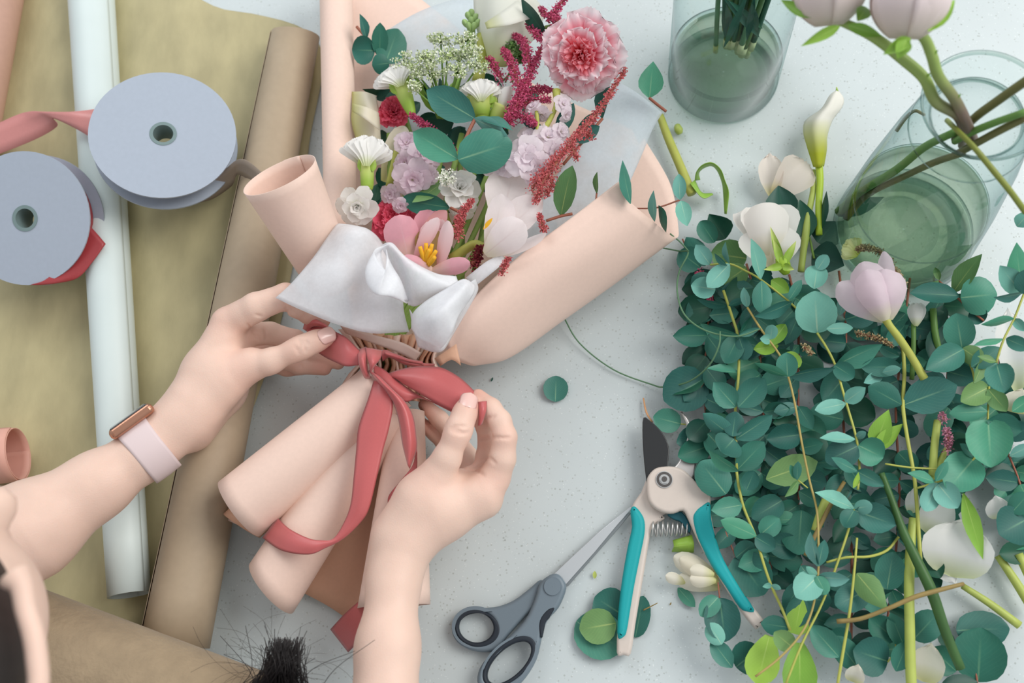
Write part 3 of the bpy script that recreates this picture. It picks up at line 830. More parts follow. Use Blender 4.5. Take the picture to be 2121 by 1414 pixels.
patch('middle_fold', [
 [(790, 508, .13), (800, 503, .14), (815, 505, .14), (840, 532, .135), (900, 565, .13), (945, 572, .125)],
 [(800, 530, .135), (812, 520, .145), (830, 530, .15), (865, 555, .148), (915, 580, .14), (950, 588, .13)],
 [(835, 590, .125), (845, 590, .135), (860, 598, .14), (890, 600, .14), (930, 600, .135), (955, 600, .125)],
 [(846, 632, .11), (850, 632, .115), (858, 634, .12), (870, 630, .122), (895, 615, .12), (930, 600, .11)]], tissue, ts, n=6, nr=6)
patch('looped_fold', [
 [(985, 592, .12), (960, 578, .135), (920, 600, .14), (880, 625, .138), (855, 650, .13), (852, 680, .12)],
 [(982, 605, .13), (965, 590, .145), (930, 612, .15), (890, 645, .15), (868, 670, .14), (868, 700, .13)],
 [(975, 618, .13), (955, 620, .148), (925, 640, .155), (905, 665, .152), (893, 690, .142), (890, 710, .13)],
 [(965, 632, .12), (950, 655, .135), (940, 680, .14), (930, 700, .135), (920, 715, .128), (912, 722, .12)]], tissue, ts, n=6, nr=6)
patch('lower_fold', [
 [(848, 640, .10), (865, 660, .12), (900, 640, .13), (950, 600, .125), (985, 578, .12)],
 [(856, 680, .10), (880, 690, .118), (915, 680, .12), (955, 640, .115), (990, 600, .11)],
 [(866, 718, .09), (895, 728, .10), (918, 725, .105), (940, 690, .10), (975, 630, .10)]], tissue, ts, n=6, nr=6)
patch('right_strip', [[(965, 575, .10), (1010, 540, .105), (1040, 528, .105)], [(985, 592, .10), (1025, 560, .105), (1048, 540, .10)]], tissue, ts, n=5, nr=4)
tb = thing('tissue_sheet', 'grey translucent tissue sheet standing behind the right flowers', 'tissue paper', P(1250, 350, 0.02))
patch('sheet', [
 [(1040, 560, .05), (1120, 520, .05), (1200, 470, .045), (1290, 410, .045)],
 [(1130, 400, .06), (1200, 390, .06), (1270, 360, .055), (1330, 320, .05)],
 [(1215, 270, .075), (1262, 250, .07), (1310, 250, .065), (1352, 268, .055)],
 [(1284, 172, .09), (1315, 190, .085), (1345, 212, .075), (1372, 234, .06)]], tissue_b, tb, n=7, nr=6, wav=0.0006)
tb2 = thing('tissue_sheet', 'pale tissue sheet at the top between paper edge and calla lily', 'tissue paper', P(900, 60, 0.02))
patch('sheet', [
 [(780, 330, .02), (880, 340, .02), (1000, 330, .02), (1120, 330, .02)],
 [(800, 150, .03), (890, 150, .03), (990, 160, .03), (1080, 190, .03)],
 [(790, 70, .045), (880, 20, .045), (980, -10, .04), (1080, -20, .04)]], tissue_b, tb2, n=7, nr=6, wav=0.0006)

# ================================================================ ribbon being tied
sat = mat('terracotta_satin', (196, 98, 98), rough=0.36, spec=0.5, noise=0.02, nscale=700, sheen=0.2, edge=(150, 62, 64))
rb = thing('satin_ribbon', 'terracotta satin ribbon half tied in a bow round the wrap', 'ribbon', P(790, 770, 0.06))
def rp(name, L_, R_, hs, n=6, nr=4, bulge=0.0):
    """ribbon piece between two traced edges; hs: heights along it"""
    l = [(*p, h) for p, h in zip(L_, hs)]; r = [(*p, h) for p, h in zip(R_, hs)]
    mid = [((a[0]+b[0])/2, (a[1]+b[1])/2, a[2]+bulge) for a, b in zip(l, r)]
    return patch(name, [l, mid, r], sat, rb, n=n, nr=nr, thick=0.0007)
rp('left_loop', [Q(870, 445), Q(800, 375), Q(745, 345), Q(690, 310), Q(640, 292), Q(590, 300)],
                [Q(868, 520), Q(800, 526), Q(745, 505), Q(690, 478), Q(640, 440), Q(600, 370)], (.095, .095, .088, .076, .071, .068), bulge=0.003)
rp('left_loop_fold', [Q(575, 330), Q(590, 288), Q(625, 276), Q(680, 300), Q(740, 345)], [Q(600, 345), Q(625, 320), Q(660, 318), Q(705, 330), Q(745, 360)], (.066, .076, .08, .08, .08), bulge=0.003)
rp('knot', [Q(862, 440), Q(864, 480), Q(872, 530), Q(898, 586), Q(922, 590)], [Q(905, 424), Q(905, 460), Q(908, 510), Q(918, 555), Q(926, 585)], (.085, .105, .107, .10, .085), bulge=0.006)
rp('knot', [Q(900, 428), Q(908, 470), Q(922, 520), Q(925, 560)], [Q(992, 444), Q(980, 485), Q(950, 522), Q(928, 560)], (.095, .108, .11, .098), bulge=0.006)
rp('right_loop', [Q(1010, 570), Q(1060, 550), Q(1150, 530), Q(1240, 528), Q(1310, 538), Q(1400, 590), Q(1480, 665), Q(1530, 708)],
                 [Q(1060, 590), Q(1090, 612), Q(1150, 648), Q(1220, 690), Q(1290, 730), Q(1370, 768), Q(1440, 790), Q(1500, 740)], (.09, .095, .098, .10, .10, .10, .098, .097), bulge=0.005)
rp('right_loop_fold', [Q(1535, 708), Q(1532, 760), Q(1510, 830)], [Q(1490, 712), Q(1495, 770), Q(1490, 838)], (.106, .107, .10), bulge=0.003)
rp('right_loop_back', [Q(940, 515), Q(1000, 545), Q(1080, 610), Q(1200, 688), Q(1370, 762)], [Q(950, 590), Q(1020, 655), Q(1105, 712), Q(1200, 694), Q(1375, 775)], (.095, .096, .094, .09, .09), bulge=0.003)
rp('curled_tail', [Q(920, 548), Q(960, 600), Q(1010, 655), Q(1055, 735), Q(1080, 830), Q(1095, 930), Q(1122, 1040)],
                  [Q(975, 580), Q(1045, 650), Q(1110, 715), Q(1150, 790), Q(1165, 880), Q(1168, 960), Q(1132, 1060)], (.104, .104, .102, .098, .095, .092, .088), bulge=0.007)
rp('curled_tail_end', [Q(1168, 930), Q(1150, 1040), Q(1080, 1130), Q(1025, 1200), Q(1018, 1250)], [Q(1170, 980), Q(1165, 1075), Q(1110, 1160), Q(1060, 1230), Q(1040, 1290)], (.088, .082, .078, .076, .074))
rp('hanging_tail', [Q(945, 600), Q(918, 690), W(825, 60), W(812, 180), W(798, 330), W(782, 470), W(745, 570), W(690, 652), W(625, 660), W(560, 650), W(460, 600), W(395, 540)],
                   [Q(1010, 620), Q(1045, 720), W(985, 70), W(955, 180), W(920, 330), W(880, 490), W(835, 565), W(745, 650), W(650, 700), W(560, 735), W(420, 715), W(316, 648)],
                   (.098, .10, .098, .096, .094, .09, .086, .083, .083, .082, .076, .06), bulge=0.002)
rp('tail_end', [W(930, 900), W(860, 955), W(760, 1040), W(675, 1130)], [W(960, 1030), W(900, 1110), W(830, 1190), W(770, 1252)], (.05, .044, .03, .012))
rp('tie_round_wrap', [Q(985, 440), Q(1020, 445), Q(1090, 480), Q(1170, 505), Q(1265, 515)], [Q(990, 500), Q(1030, 480), Q(1100, 515), Q(1170, 528), Q(1255, 528)], (.088, .09, .088, .083, .07), bulge=0.004)
rp('tie_round_wrap', [Q(1000, 450), Q(1060, 462), Q(1130, 490), Q(1200, 500)], [Q(1010, 470), Q(1070, 490), Q(1140, 505), Q(1205, 520)], (.094, .094, .09, .083), bulge=0.003)
# ================================================================ flowers of the bouquet
def pm(name, base, tip, r=(0.0, 0.4), tr=0.42, **k): return mat(name, base, rough=0.55, tip=tip, tipr=r, transl=tr, spec=0.25, **k)
white_p = pm('white_petal', (222, 230, 176), (250, 249, 246))
cream_p = pm('cream_petal', (222, 220, 150), (246, 240, 224), (0.0, 0.5))
pink_edge = pm('pink_white_petal', (244, 66, 112), (255, 238, 242), (0.5, 0.92))
coral_p = pm('coral_petal', (255, 70, 84), (255, 184, 194), (0.55, 1.0))
hot_p = pm('hot_pink_petal', (222, 30, 74), (246, 116, 142), (0.4, 1.0))
lilac_p = pm('lilac_petal', (228, 226, 190), (240, 222, 232), (0.0, 0.3), noise=0.04, nscale=300)
lilac_w = pm('pale_lilac_petal', (226, 226, 190), (246, 236, 242), (0.0, 0.3), noise=0.03, nscale=300)
tul_pink = pm('pink_tulip_petal', (250, 226, 206), (247, 184, 198), (0.0, 0.55), noise=0.06, nscale=90, rib=(250, 214, 220))
tul_edge = pm('pink_tulip_rim_petal', (248, 196, 200), (252, 232, 234), (0.2, 0.9))
tul_white = pm('white_tulip_petal', (238, 232, 206), (250, 242, 242), (0.0, 0.4), noise=0.05, nscale=60, rib=(228, 206, 206))
tul_in = mat('tulip_inside', (176, 152, 96), rough=0.6)
stamen_m = mat('yellow_stamen', (236, 178, 40), rough=0.6)
green_cal = mat('green_calyx', (150, 182, 74), rough=0.5, tip=(206, 214, 130), tipr=(0.5, 1), spec=0.3)
stalk_g = mat('green_stalk', (128, 158, 76), rough=0.5)
stalk_y = mat('yellow_green_stem', (178, 182, 88), rough=0.45, noise=0.06, nscale=70)
stalk_r = mat('red_brown_stalk', (158, 96, 76), rough=0.5)
euc_mid = mat('eucalyptus_leaf', (66, 132, 113), rough=0.45, var=0.3, noise=0.10, nscale=60, rib=(150, 190, 150), spec=0.35)
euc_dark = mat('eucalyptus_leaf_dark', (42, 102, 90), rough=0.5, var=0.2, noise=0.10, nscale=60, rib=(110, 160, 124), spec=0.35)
euc_lite = mat('eucalyptus_leaf_pale', (112, 172, 158), rough=0.55, var=0.12, noise=0.08, nscale=60, rib=(190, 214, 180), spec=0.3)
euc_olive = mat('eucalyptus_leaf_olive', (98, 138, 84), rough=0.5, var=0.15, noise=0.10, nscale=60, rib=(186, 200, 120), spec=0.35)
rose_leaf = mat('dark_green_leaf', (28, 80, 64), rough=0.45, var=0.2, noise=0.10, nscale=60, rib=(60, 110, 80), spec=0.4)
bright_leaf = mat('bright_green_leaf', (132, 176, 66), rough=0.45, var=0.15, noise=0.08, nscale=60, rib=(190, 214, 120), spec=0.4)

rnd = random.Random(11)
def rosette(t, M, rings, m_of, name='petal', jit=0.15, tw=0.15, **kw):
    for ri, (n, elev, L, w, shape, cup, bend, ruf) in enumerate(rings):
        for k in range(n):
            a = 2*math.pi*(k+0.5*(ri % 2))/n+rnd.uniform(-jit, jit)
            e = math.radians(elev+rnd.uniform(-9, 9)); ll = L*rnd.uniform(0.9, 1.08)
            d = (math.cos(a)*math.cos(e), math.sin(a)*math.cos(e), math.sin(e))
            nn = (-math.cos(a)*math.sin(e), -math.sin(a)*math.sin(e), math.cos(e))
            sd_ = (-math.sin(a), math.cos(a), 0); q_ = rnd.uniform(-tw, tw); nn = tuple(nn[i]+sd_[i]*q_ for i in range(3))
            lblade(name, M, (math.cos(a)*L*0.03, math.sin(a)*L*0.03, -L*0.12), d, nn, ll, w*rnd.uniform(0.92, 1.1), m_of(ri), t,
                   shape=shape, cup=cup, bend=bend, ruf=ruf, nf=3, seed=rnd.randint(0, 3))
def carnation(label, x, y, h, R, tilt, dirn, m_of, cat='flower', scale=1.0):
    M = frame(x, y, h, tilt, dirn)
    t = thing('carnation', label, cat, M.translation)
    rosette(t, M, [(8, 5, R, R*1.05, 'fan', .05, .06, .06), (9, 20, R*.93, R*.85, 'fan', .08, .08, .08), (9, 36, R*.8, R*.7, 'fan', .08, .1, .10),
                   (8, 50, R*.68, R*.55, 'fan', .08, .1, .13), (6, 64, R*.6, R*.46, 'fan', .08, .1, .16), (4, 78, R*.54, R*.36, 'fan', .08, .1, .18)], m_of, jit=.3, tw=.5)
    lblade('calyx', M, (0, 0, -R*.7), (0, 0, 1), (1, 0, 0), R*.6, R*.4, green_cal, t, shape='petal', cup=.2, bend=.0)
    return t, M
def calyx(t, a, b, r0, r1, n=5):
    """green cup from stalk end a up to the petals at b, with teeth"""
    mx = (a[0]*.5+b[0]*.5, a[1]*.5+b[1]*.5, (a[2]+b[2])/2)
    c = tube('calyx', [(*a, r0*.7), (a[0]*.85+b[0]*.15, a[1]*.85+b[1]*.15, a[2], r0), (*mx, (r0+r1)/2), (*b, r1)], green_cal, t, n=4, seg=12)
    dx, dy = b[0]-a[0], b[1]-a[1]; L = math.hypot(dx, dy); px_, py_ = -dy/L, dx/L
    for k in (-0.7, 0.0, 0.7):
        bx, by = b[0]-dx*.3+px_*r1*k, b[1]-dy*.3+py_*r1*k
        blade('sepal', (bx, by, b[2]+.003), (bx+dx*.55+px_*r1*k*.35, by+dy*.55+py_*r1*k*.35, b[2]+.006), r1*.95, green_cal, c, shape='ovate', cup=-.2, bend=.05)
def side_bloom(label, base, top, W, h, cal=None, petals=9, mt=None, name='white_carnation', seed=0):
    """bloom seen from the side: petals fan from base towards top"""
    t = thing(name, label, 'flower', P(base[0], base[1], h))
    dx, dy = top[0]-base[0], top[1]-base[1]; L = math.hypot(dx, dy); qx, qy = -dy/L, dx/L
    r2 = random.Random(seed)
    for layer, (hh, sp, n) in enumerate(((-.006, 1.0, petals), (.002, .8, petals-2), (.008, .55, petals-4))):
        for k in range(max(n, 2)):
            f = (k/(max(n, 2)-1)*2-1)*sp
            ex = base[0]+dx*(1-.38*f*f)*r2.uniform(.93, 1.05)+qx*f*W*.5; ey = base[1]+dy*(1-.38*f*f)*r2.uniform(.93, 1.05)+qy*f*W*.5
            blade('petal', (base[0]+qx*f*W*.08, base[1]+qy*f*W*.08, h+hh), (ex, ey, h+hh+.006*(1-abs(f))), W*.46, mt or white_p, t, roll_=-f*32,
                  shape='fan' if layer else 'wedge', cup=.15, bend=.08, ruf=.05, nf=3, seed=k % 4)
    if cal: calyx(t, (*cal[0], h-.004), (*cal[1], h), cal[2], cal[3])
    return t
def double_bloom(label, x, y, h, R, tilt, dirn, mt, name='white_bloom', inner=True):
    M = frame(x, y, h, tilt, dirn)
    t = thing(name, label, 'flower', M.translation)
    rosette(t, M, [(6, 4, R, R*.9, 'blunt', .12, .10, .02), (5, 34, R*.78, R*.72, 'blunt', .2, .12, .03), (5, 56, R*.62, R*.55, 'blunt', .25, .12, .03), (4, 74, R*.5, R*.4, 'blunt', .25, .12, .03)][:4 if inner else 2], lambda i: mt)
    return t, M
def floret(t, x, y, h, R, tilt, dirn, mt):
    M = frame(x, y, h, tilt, dirn)
    rosette(t, M, [(5, 0, R, R*1.05, 'blunt', .1, .12, .06), (5, 25, R*.66, R*.7, 'blunt', .15, .12, .09), (3, 55, R*.42, R*.42, 'blunt', .2, .1, .1)], lambda i: mt)

t, M = carnation('large pink and white carnation at the top right of the bouquet', *D(1425, 285), .115, 88, 12, 215, lambda i: pink_edge if i < 2 else (coral_p if i > 2 else pink_edge))
tube('stalk', [(*D(1330, 160), .10, 5), (*D(1285, 140), .095, 6), (*D(1240, 150), .09, 7)], stalk_g, t)
carnation('small hot pink carnation beside the cream calla', *D(445, 590), .062, 36, 30, 100, lambda i: hot_p)
carnation('hot pink carnation tucked behind the pink tulip', *D(450, 1155), .07, 50, 15, 60, lambda i: hot_p)
side_bloom('white carnation seen from the side under the green umbels', D(480, 450), D(440, 345), 98, .085, (D(540, 600), D(475, 430), 11, 20), seed=1)
side_bloom('white carnation seen from the side above the large eucalyptus leaf', D(900, 530), D(895, 415), 92, .09, (D(905, 625), D(897, 510), 15, 26), seed=2)
t = thing('white_carnation_bud', 'closed white carnation bud beside the astilbe plume', 'flower bud', P(*D(1000, 560), .088))
for k, f in enumerate((-.6, .6, 0, -.3, .3)):
    blade('petal', (*D(1000, 580), .082+.002*k), (*D(1040+f*40, 452), .088+.002*k), 28, white_p, t, roll_=f*50, shape='petal', cup=-.35, bend=.1)
calyx(t, (*D(955, 665), .08), (*D(1010, 555), .086), 14, 20)
side_bloom('white ruffled bloom at the left paper edge', D(300, 868), D(310, 712), 100, .10, (D(305, 995), D(303, 855), 13, 16), seed=3, petals=8)
x0, y0 = D(300, 850)
t, M = double_bloom('white double bloom low at the left beside the tissue', *D(252, 1075), .10, 44, 18, 250, white_p)
t, M = double_bloom('white bloom in the middle behind the white tulip', *D(790, 985), .085, 46, 30, 75, white_p)
t, M = double_bloom('small white bloom between pink tulip and white tulip', *D(800, 1085), .075, 30, 25, 260, white_p)
tube('stalk', [(*D(720, 1060), .07, 8), (*D(710, 1110), .066, 8), (*D(730, 1180), .06, 8)], stalk_y, t)
# stocks
t = thing('lilac_stock', 'lilac stock stem with crinkled florets on the left side', 'flower', P(*D(540, 900), .05))
for q in ((540, 940, .098, 44, 20, 270), (600, 815, .092, 38, 25, 45), (510, 745, .085, 30, 30, 100), (500, 850, .09, 26, 20, 180), (425, 1015, .085, 22, 25, 200), (480, 1075, .088, 18, 25, 260), (620, 920, .094, 24, 15, 0)):
    floret(t, *D(q[0], q[1]), *q[2:], lilac_p)
tube('stalk', [(*D(480, 720), .07, 8), (*D(450, 850), .066, 9), (*D(420, 980), .06, 9)], stalk_y, t)
t = thing('lilac_stock', 'pale lilac stock stem with open florets on the right side', 'flower', P(*D(1180, 800), .05))
for q in ((1140, 825, .108, 50, 15, 60), (1200, 870, .105, 34, 15, 300), (955, 860, .10, 26, 15, 180), (1030, 850, .102, 30, 20, 150), (1250, 715, .10, 34, 40, 60), (1150, 715, .095, 28, 35, 120),
          (1320, 690, .098, 24, 45, 30), (1215, 600, .098, 23, 50, 260), (1170, 560, .098, 20, 55, 120), (1330, 545, .10, 24, 40, 40), (1345, 600, .10, 18, 45, 330), (1290, 790, .10, 28, 30, 340), (1180, 935, .10, 24, 25, 260)):
    floret(t, *D(q[0], q[1]), *q[2:], lilac_w)
tube('stalk', [(*D(1295, 470), .10, 9), (*D(1290, 560), .098, 5), (*D(1240, 660), .096, 6), (*D(1200, 700), .092, 6)], stalk_y, t)
tube('stalk', [(*D(1190, 580), .102, 4), (*D(1195, 660), .10, 4), (*D(1180, 760), .098, 4)], stalk_y, t)
# tulips
t = thing('pink_tulip', 'open pink tulip with yellow stamens at the front', 'flower', P(*G(1180, 440), .07))
blade('petal', (*G(1120, 470), .085), (*G(1190, 60), .085), 74, tul_pink, t, shape='petal', cup=.5, bend=-.1)
cupo = blade('petal', (*G(1190, 490), .088), (*G(1250, 120), .10), 66, tul_edge, t, roll_=-18, shape='petal', cup=.55, bend=-.12)
blade('petal', (*G(1170, 480), .092), (*G(1160, 190), .098), 60, tul_in, t, shape='petal', cup=.4, bend=-.05)
blade('petal', (*G(1010, 420), .095), (*G(930, 92), .122), 74, tul_pink, t, roll_=10, shape='petal', cup=-.18, bend=.12)
blade('petal', (*G(1060, 410), .10), (*G(1230, 110), .118), 34, tul_edge, t, roll_=25, shape='petal', cup=-.25, bend=.12)
blade('petal', (*G(1230, 490), .10), (*G(1300, 130), .12), 36, tul_edge, t, roll_=-30, shape='petal', cup=-.25, bend=.1)
blade('petal', (*G(1170, 500), .10), (*G(1462, 440), .112), 36, tul_pink, t, roll_=0, shape='petal', cup=-.2, bend=.1)
blade('petal', (*G(1200, 500), .10), (*G(960, 400), .112), 30, tul_pink, t, roll_=0, shape='petal', cup=-.2, bend=.08)
blade('petal', (*G(1100, 250), .09), (*G(1290, 58), .10), 34, mat('dusky_petal', (214, 160, 160), rough=.6, noise=.05), t, shape='petal', cup=.2, bend=.1)
for a, b in (((1130, 430), (1095, 320)), ((1140, 430), (1140, 295)), ((1150, 440), (1185, 300)), ((1150, 450), (1215, 350)), ((1160, 460), (1205, 395)), ((1135, 430), (1165, 340))):
    tube('stamen', [(*G(*a), .104, 3), (*G((a[0]+b[0])/2, (a[1]+b[1])/2), .108, 5), (*G(*b), .112, 4)], stamen_m, t, n=3)
t = thing('white_tulip', 'large white tulip opening to the right above the paper roll', 'flower', P(*D(950, 1280), .07))
blade('petal', (*D(1000, 1180), .09), (*D(1075, 890), .09), 100, tul_white, t, roll_=-8, shape='petal', cup=.1, bend=.1)
blade('petal', (*D(960, 1290), .096), (*D(1215, 1040), .108), 72, tul_white, t, roll_=-20, shape='petal', cup=.2, bend=.12)
blade('petal', (*D(935, 1320), .10), (*D(1010, 1015), .118), 66, tul_white, t, roll_=20, shape='petal', cup=.25, bend=.12)
blade('petal', (*D(920, 1330), .108), (*D(1125, 1165), .128), 72, tul_white, t, roll_=0, shape='petal', cup=-.2, bend=.14)
blade('petal', (*D(960, 1350), .102), (*D(1240, 1218), .114), 25, tul_white, t, roll_=30, shape='petal', cup=.3, bend=.05)
blade('stamen', (*D(910, 1200), .118), (*D(960, 1140), .122), 9, stamen_m, t, shape='oval')
tube('stalk', [(*D(915, 1300), .09, 11), (*D(860, 1280), .085, 10), (*D(740, 1355), .08, 10)], stalk_y, t)
# callas
calla_w = pm('calla_white', (226, 228, 170), (246, 246, 238), (0.0, 0.45))
t = thing('calla_lily', 'large cream calla lily standing at the top of the bouquet', 'flower', P(*D(960, 300), .04))
patch('spathe', [[(*D(930, 330), .06), (*D(870, 120), .07), (*D(860, -60), .075)], [(*D(960, 340), .075), (*D(960, 130), .095), (*D(960, -60), .10)],
                 [(*D(1000, 350), .075), (*D(1070, 150), .095), (*D(1130, -50), .10)], [(*D(1030, 350), .06), (*D(1180, 200), .07), (*D(1240, 60), .07)]], calla_w, t, n=6, nr=5)
patch('spathe_lip', [[(*D(920, 120), .10), (*D(1010, 60), .108), (*D(1090, 0), .10)], [(*D(930, 150), .105), (*D(1050, 130), .112), (*D(1180, 90), .10)]], calla_w, t, n=5, nr=4)
tube('stalk', [(*D(900, 180), .07, 10), (*D(905, 300), .066, 12), (*D(880, 440), .06, 13)], stalk_y, t)
t = thing('calla_lily', 'cream calla lily beside the hot pink carnation on the left', 'flower', P(*D(290, 640), .04))
patch('spathe', [[(*D(225, 480), .055), (*D(290, 480), .066), (*D(350, 500), .06)], [(*D(225, 560), .06), (*D(310, 560), .075), (*D(368, 590), .066)],
                 [(*D(225, 650), .06), (*D(320, 640), .07), (*D(372, 680), .064)], [(*D(270, 800), .055), (*D(350, 800), .06), (*D(380, 780), .055)]], cream_p, t, n=5, nr=5)
patch('spathe_lip', [[(*D(225, 540), .075), (*D(300, 560), .084), (*D(365, 590), .075)], [(*D(228, 585), .075), (*D(290, 620), .084), (*D(368, 680), .075)]], cream_p, t, n=4, nr=4)
t = thing('calla_lily', 'drooping beige calla petal behind the lilac stock', 'flower', P(*D(430, 800), .04))
blade('spathe', (*D(390, 950), .055), (*D(500, 660), .065), 50, cream_p, t, shape='petal', cup=.3, bend=.1)

# astilbe plumes
ast_m = mat('astilbe_floret', (226, 106, 146), rough=0.6, noise=0.3, nscale=900, transl=.3)
ast_p = mat('astilbe_bud', (230, 128, 130), rough=0.6, noise=0.3, nscale=900, transl=.3)
def plume(label, branches, w, h, m_, stem=None, dens=1.0, name='astilbe', seed=1):
    r2 = np.random.RandomState(seed)
    t = thing(name, label, 'flower', P(*D(*branches[0][0]), h))
    V = []; Fc = []
    for bi, br in enumerate(branches):
        pts = [(*D(*q), h+.006*math.sin(bi+i)) for i, q in enumerate(br)]
        tube('stalk', [(*q, 3.2-1.6*i/len(pts)) for i, q in enumerate(pts)], stem or stalk_r, t, n=3, seg=6)
        c = resample(np.array(w3(pts)), 14); s = S(*pts[0]); Lt = len(c)
        n = int(1.5*dens*np.linalg.norm(np.diff(c, axis=0), axis=1).sum()/s*3.2)
        for k in range(n):
            f = r2.rand(); i = min(int(f*(Lt-1)), Lt-2); g = f*(Lt-1)-i
            p = c[i]*(1-g)+c[i+1]*g
            off = r2.randn(3); off /= np.linalg.norm(off)
            ww = w*1.25*(1-.6*f)*s
            b = p+off*ww*r2.uniform(.2, 1.0); L = s*r2.uniform(3.0, 6.0)
            d = off*.7+r2.randn(3)*.5; d /= np.linalg.norm(d); u = np.cross(d, r2.randn(3)); u /= np.linalg.norm(u)
            q0 = len(V)
            V += [b, b+d*L*.5+u*L*.42, b+d*L*1.1, b+d*L*.5-u*L*.42, b+d*L*.5+np.cross(d, u)*L*.42]
            Fc += [(q0, q0+1, q0+2, q0+4), (q0, q0+4, q0+2, q0+3)]
    o = link('florets', mesh_data('florets', V, Fc), m_, t); o['kind'] = 'stuff'
    return t
plume('branched crimson astilbe plume left of the large carnation', [[(1050, 650), (1110, 490), (1160, 380), (1215, 255)], [(1110, 490), (1060, 330), (1015, 260)], [(1160, 380), (1130, 240), (1080, 185)],
  [(1090, 520), (1180, 470), (1265, 470)], [(1070, 570), (1160, 530), (1258, 520)], [(1010, 420), (970, 350), (943, 305)], [(1080, 600), (1150, 620), (1180, 650)], [(1100, 500), (1050, 600), (1025, 650)]], 13, .098, ast_m, dens=1.5, seed=2)
plume('crimson astilbe tip above the large carnation', [[(1310, 130), (1285, 60), (1345, -10)], [(1300, 110), (1245, 80), (1213, 45)], [(1240, 215), (1190, 180), (1145, 130)]], 11, .10, ast_m, dens=1.3, seed=3)
plume('long loose astilbe spike pointing to the upper right', [[(1165, 985), (1280, 850), (1400, 715), (1530, 560), (1655, 360)], [(1300, 840), (1220, 960), (1185, 1060)], [(1370, 760), (1400, 830)], [(1240, 900), (1270, 960), (1240, 1020)], [(1430, 680), (1480, 720)]], 14, .112, ast_p, dens=1.0, seed=4)
plume('short crimson astilbe spike under the large eucalyptus leaf', [[(760, 800), (640, 680), (530, 600)]], 11, .095, ast_m, dens=1.5, seed=5)
plume('red astilbe spike between the two tulips', [[(770, 1245), (795, 1130), (850, 1050)]], 12, .11, ast_p, dens=1.8, seed=6)
plume('dark red astilbe tuft below the white tulip stem', [[(880, 1400), (880, 1320), (905, 1290)], [(850, 1380), (900, 1340)]], 12, .09, mat('astilbe_dark', (140, 44, 56), rough=.6, noise=.3, nscale=900), dens=1.4, seed=7)
plume('tiny astilbe tip at the paper roll edge', [[(1010, 1430), (1025, 1380), (1050, 1345)]], 8, .115, ast_p, dens=1.2, seed=8)
plume('small astilbe tip right of the white tulip', [[(1235, 1210), (1215, 1160), (1205, 1120)]], 8, .108, ast_p, dens=1.5, seed=9)
# lace umbels
lace_m = mat('lace_floret', (176, 196, 120), rough=.6, noise=.25, nscale=900, tip=(240, 242, 226), tipr=(0, 1))
lace_g = mat('lace_stalk', (112, 150, 62), rough=.55)
r2 = np.random.RandomState(9)
def umbel(label, items, foot, h, mt=lace_m):
    t = thing('lace_flower', label, 'flower', P(*D(*foot), h-.03))
    for x, y, r, sq in items:
        cx_, cy_ = D(x, y); hh = h+r2.uniform(-.008, .008)
        fx, fy = D(*foot)
        tube('stalk', [(fx+r2.uniform(-16, 16), fy, h-.035, 2.2), (cx_*.6+fx*.4, cy_*.6+fy*.4, h-.015, 2), (cx_, cy_+r*.25, hh-.008, 2)], lace_g, t, n=3, seg=5)
        V = []; Fc = []; UV = []; rays = []
        c = np.array(P(cx_, cy_, hh)); s = S(cx_, cy_, hh); foot3 = np.array(P(cx_, cy_+r*.25, hh-.008))
        for k in range(30):
            a = r2.rand()*6.283; q = math.sqrt(r2.rand())*r
            e = c+s*(np.array(RIGHT)*math.cos(a)*q+np.array(UP)*math.sin(a)*q*sq)+np.array((0, 0, 1))*r2.uniform(-.002, .004)
            rays.append((np.array([foot3, (foot3+e)/2+np.array(UP)*s*2, e]), np.array([.0004, .0003, .0003])))
            for j in range(9):
                b = e+r2.randn(3)*s*3.2; d = r2.randn(3)+np.array(CAM-Vector(b))*1.2; d /= np.linalg.norm(d); u = np.cross(d, r2.randn(3)); u /= np.linalg.norm(u); w_ = np.cross(d, u)
                q0 = len(V); z = s*2.3
                V += [b+u*z, b+w_*z, b-u*z, b-w_*z]; g = r2.rand(); UV += [(g, g)]*4
                Fc.append((q0, q0+1, q0+2, q0+3))
        o = link('florets', mesh_data('florets', V, Fc, UV), mt, t); o['kind'] = 'stuff'
        o = tubes_mesh('rays', rays, lace_g, t, seg=4); o['kind'] = 'stuff'
    return t
umbel('green and white lace flower umbels at the top left of the bouquet', [(690, 208, 26, .5), (810, 205, 28, .4), (495, 325, 24, .8), (565, 370, 18, .7), (630, 325, 26, .6), (720, 290, 30, .55), (790, 300, 22, .6), (780, 370, 24, .6),
   (880, 340, 22, .9), (660, 390, 22, .6), (550, 455, 10, .8), (850, 270, 20, .6), (600, 300, 18, .6)], (710, 620), .105)
umbel('single white lace flower head above the middle white bloom', [(722, 930, 18, .9)], (740, 990), .108, mat('lace_floret_white', (238, 240, 226), rough=.6))
umbel('dark green lace flower head behind the astilbe', [(1085, 265, 20, .7), (1040, 245, 14, .5), (1110, 300, 14, .8)], (1040, 430), .085, mat('lace_floret_green', (96, 134, 70), rough=.6, noise=.2, nscale=900))
# green bud cluster
t = thing('green_bud_stem', 'pale green stock buds rising at the top of the bouquet', 'flower bud', P(*D(850, 180), .06))
tube('stalk', [(*D(845, 240), .066, 9), (*D(848, 160), .07, 9), (*D(850, 90), .072, 7)], mat('pale_bud', (160, 190, 122), rough=.5), t)
for k, (x, y) in enumerate(((805, 115), (825, 75), (850, 60), (880, 85), (895, 115), (870, 130), (830, 130), (850, 100))):
    b = blade('bud', (*D(850+(x-850)*.3, y+35), .074), (*D(x, y-14), .08), 13, MATS['pale_bud'], t, shape='petal', cup=-.5, bend=.2)

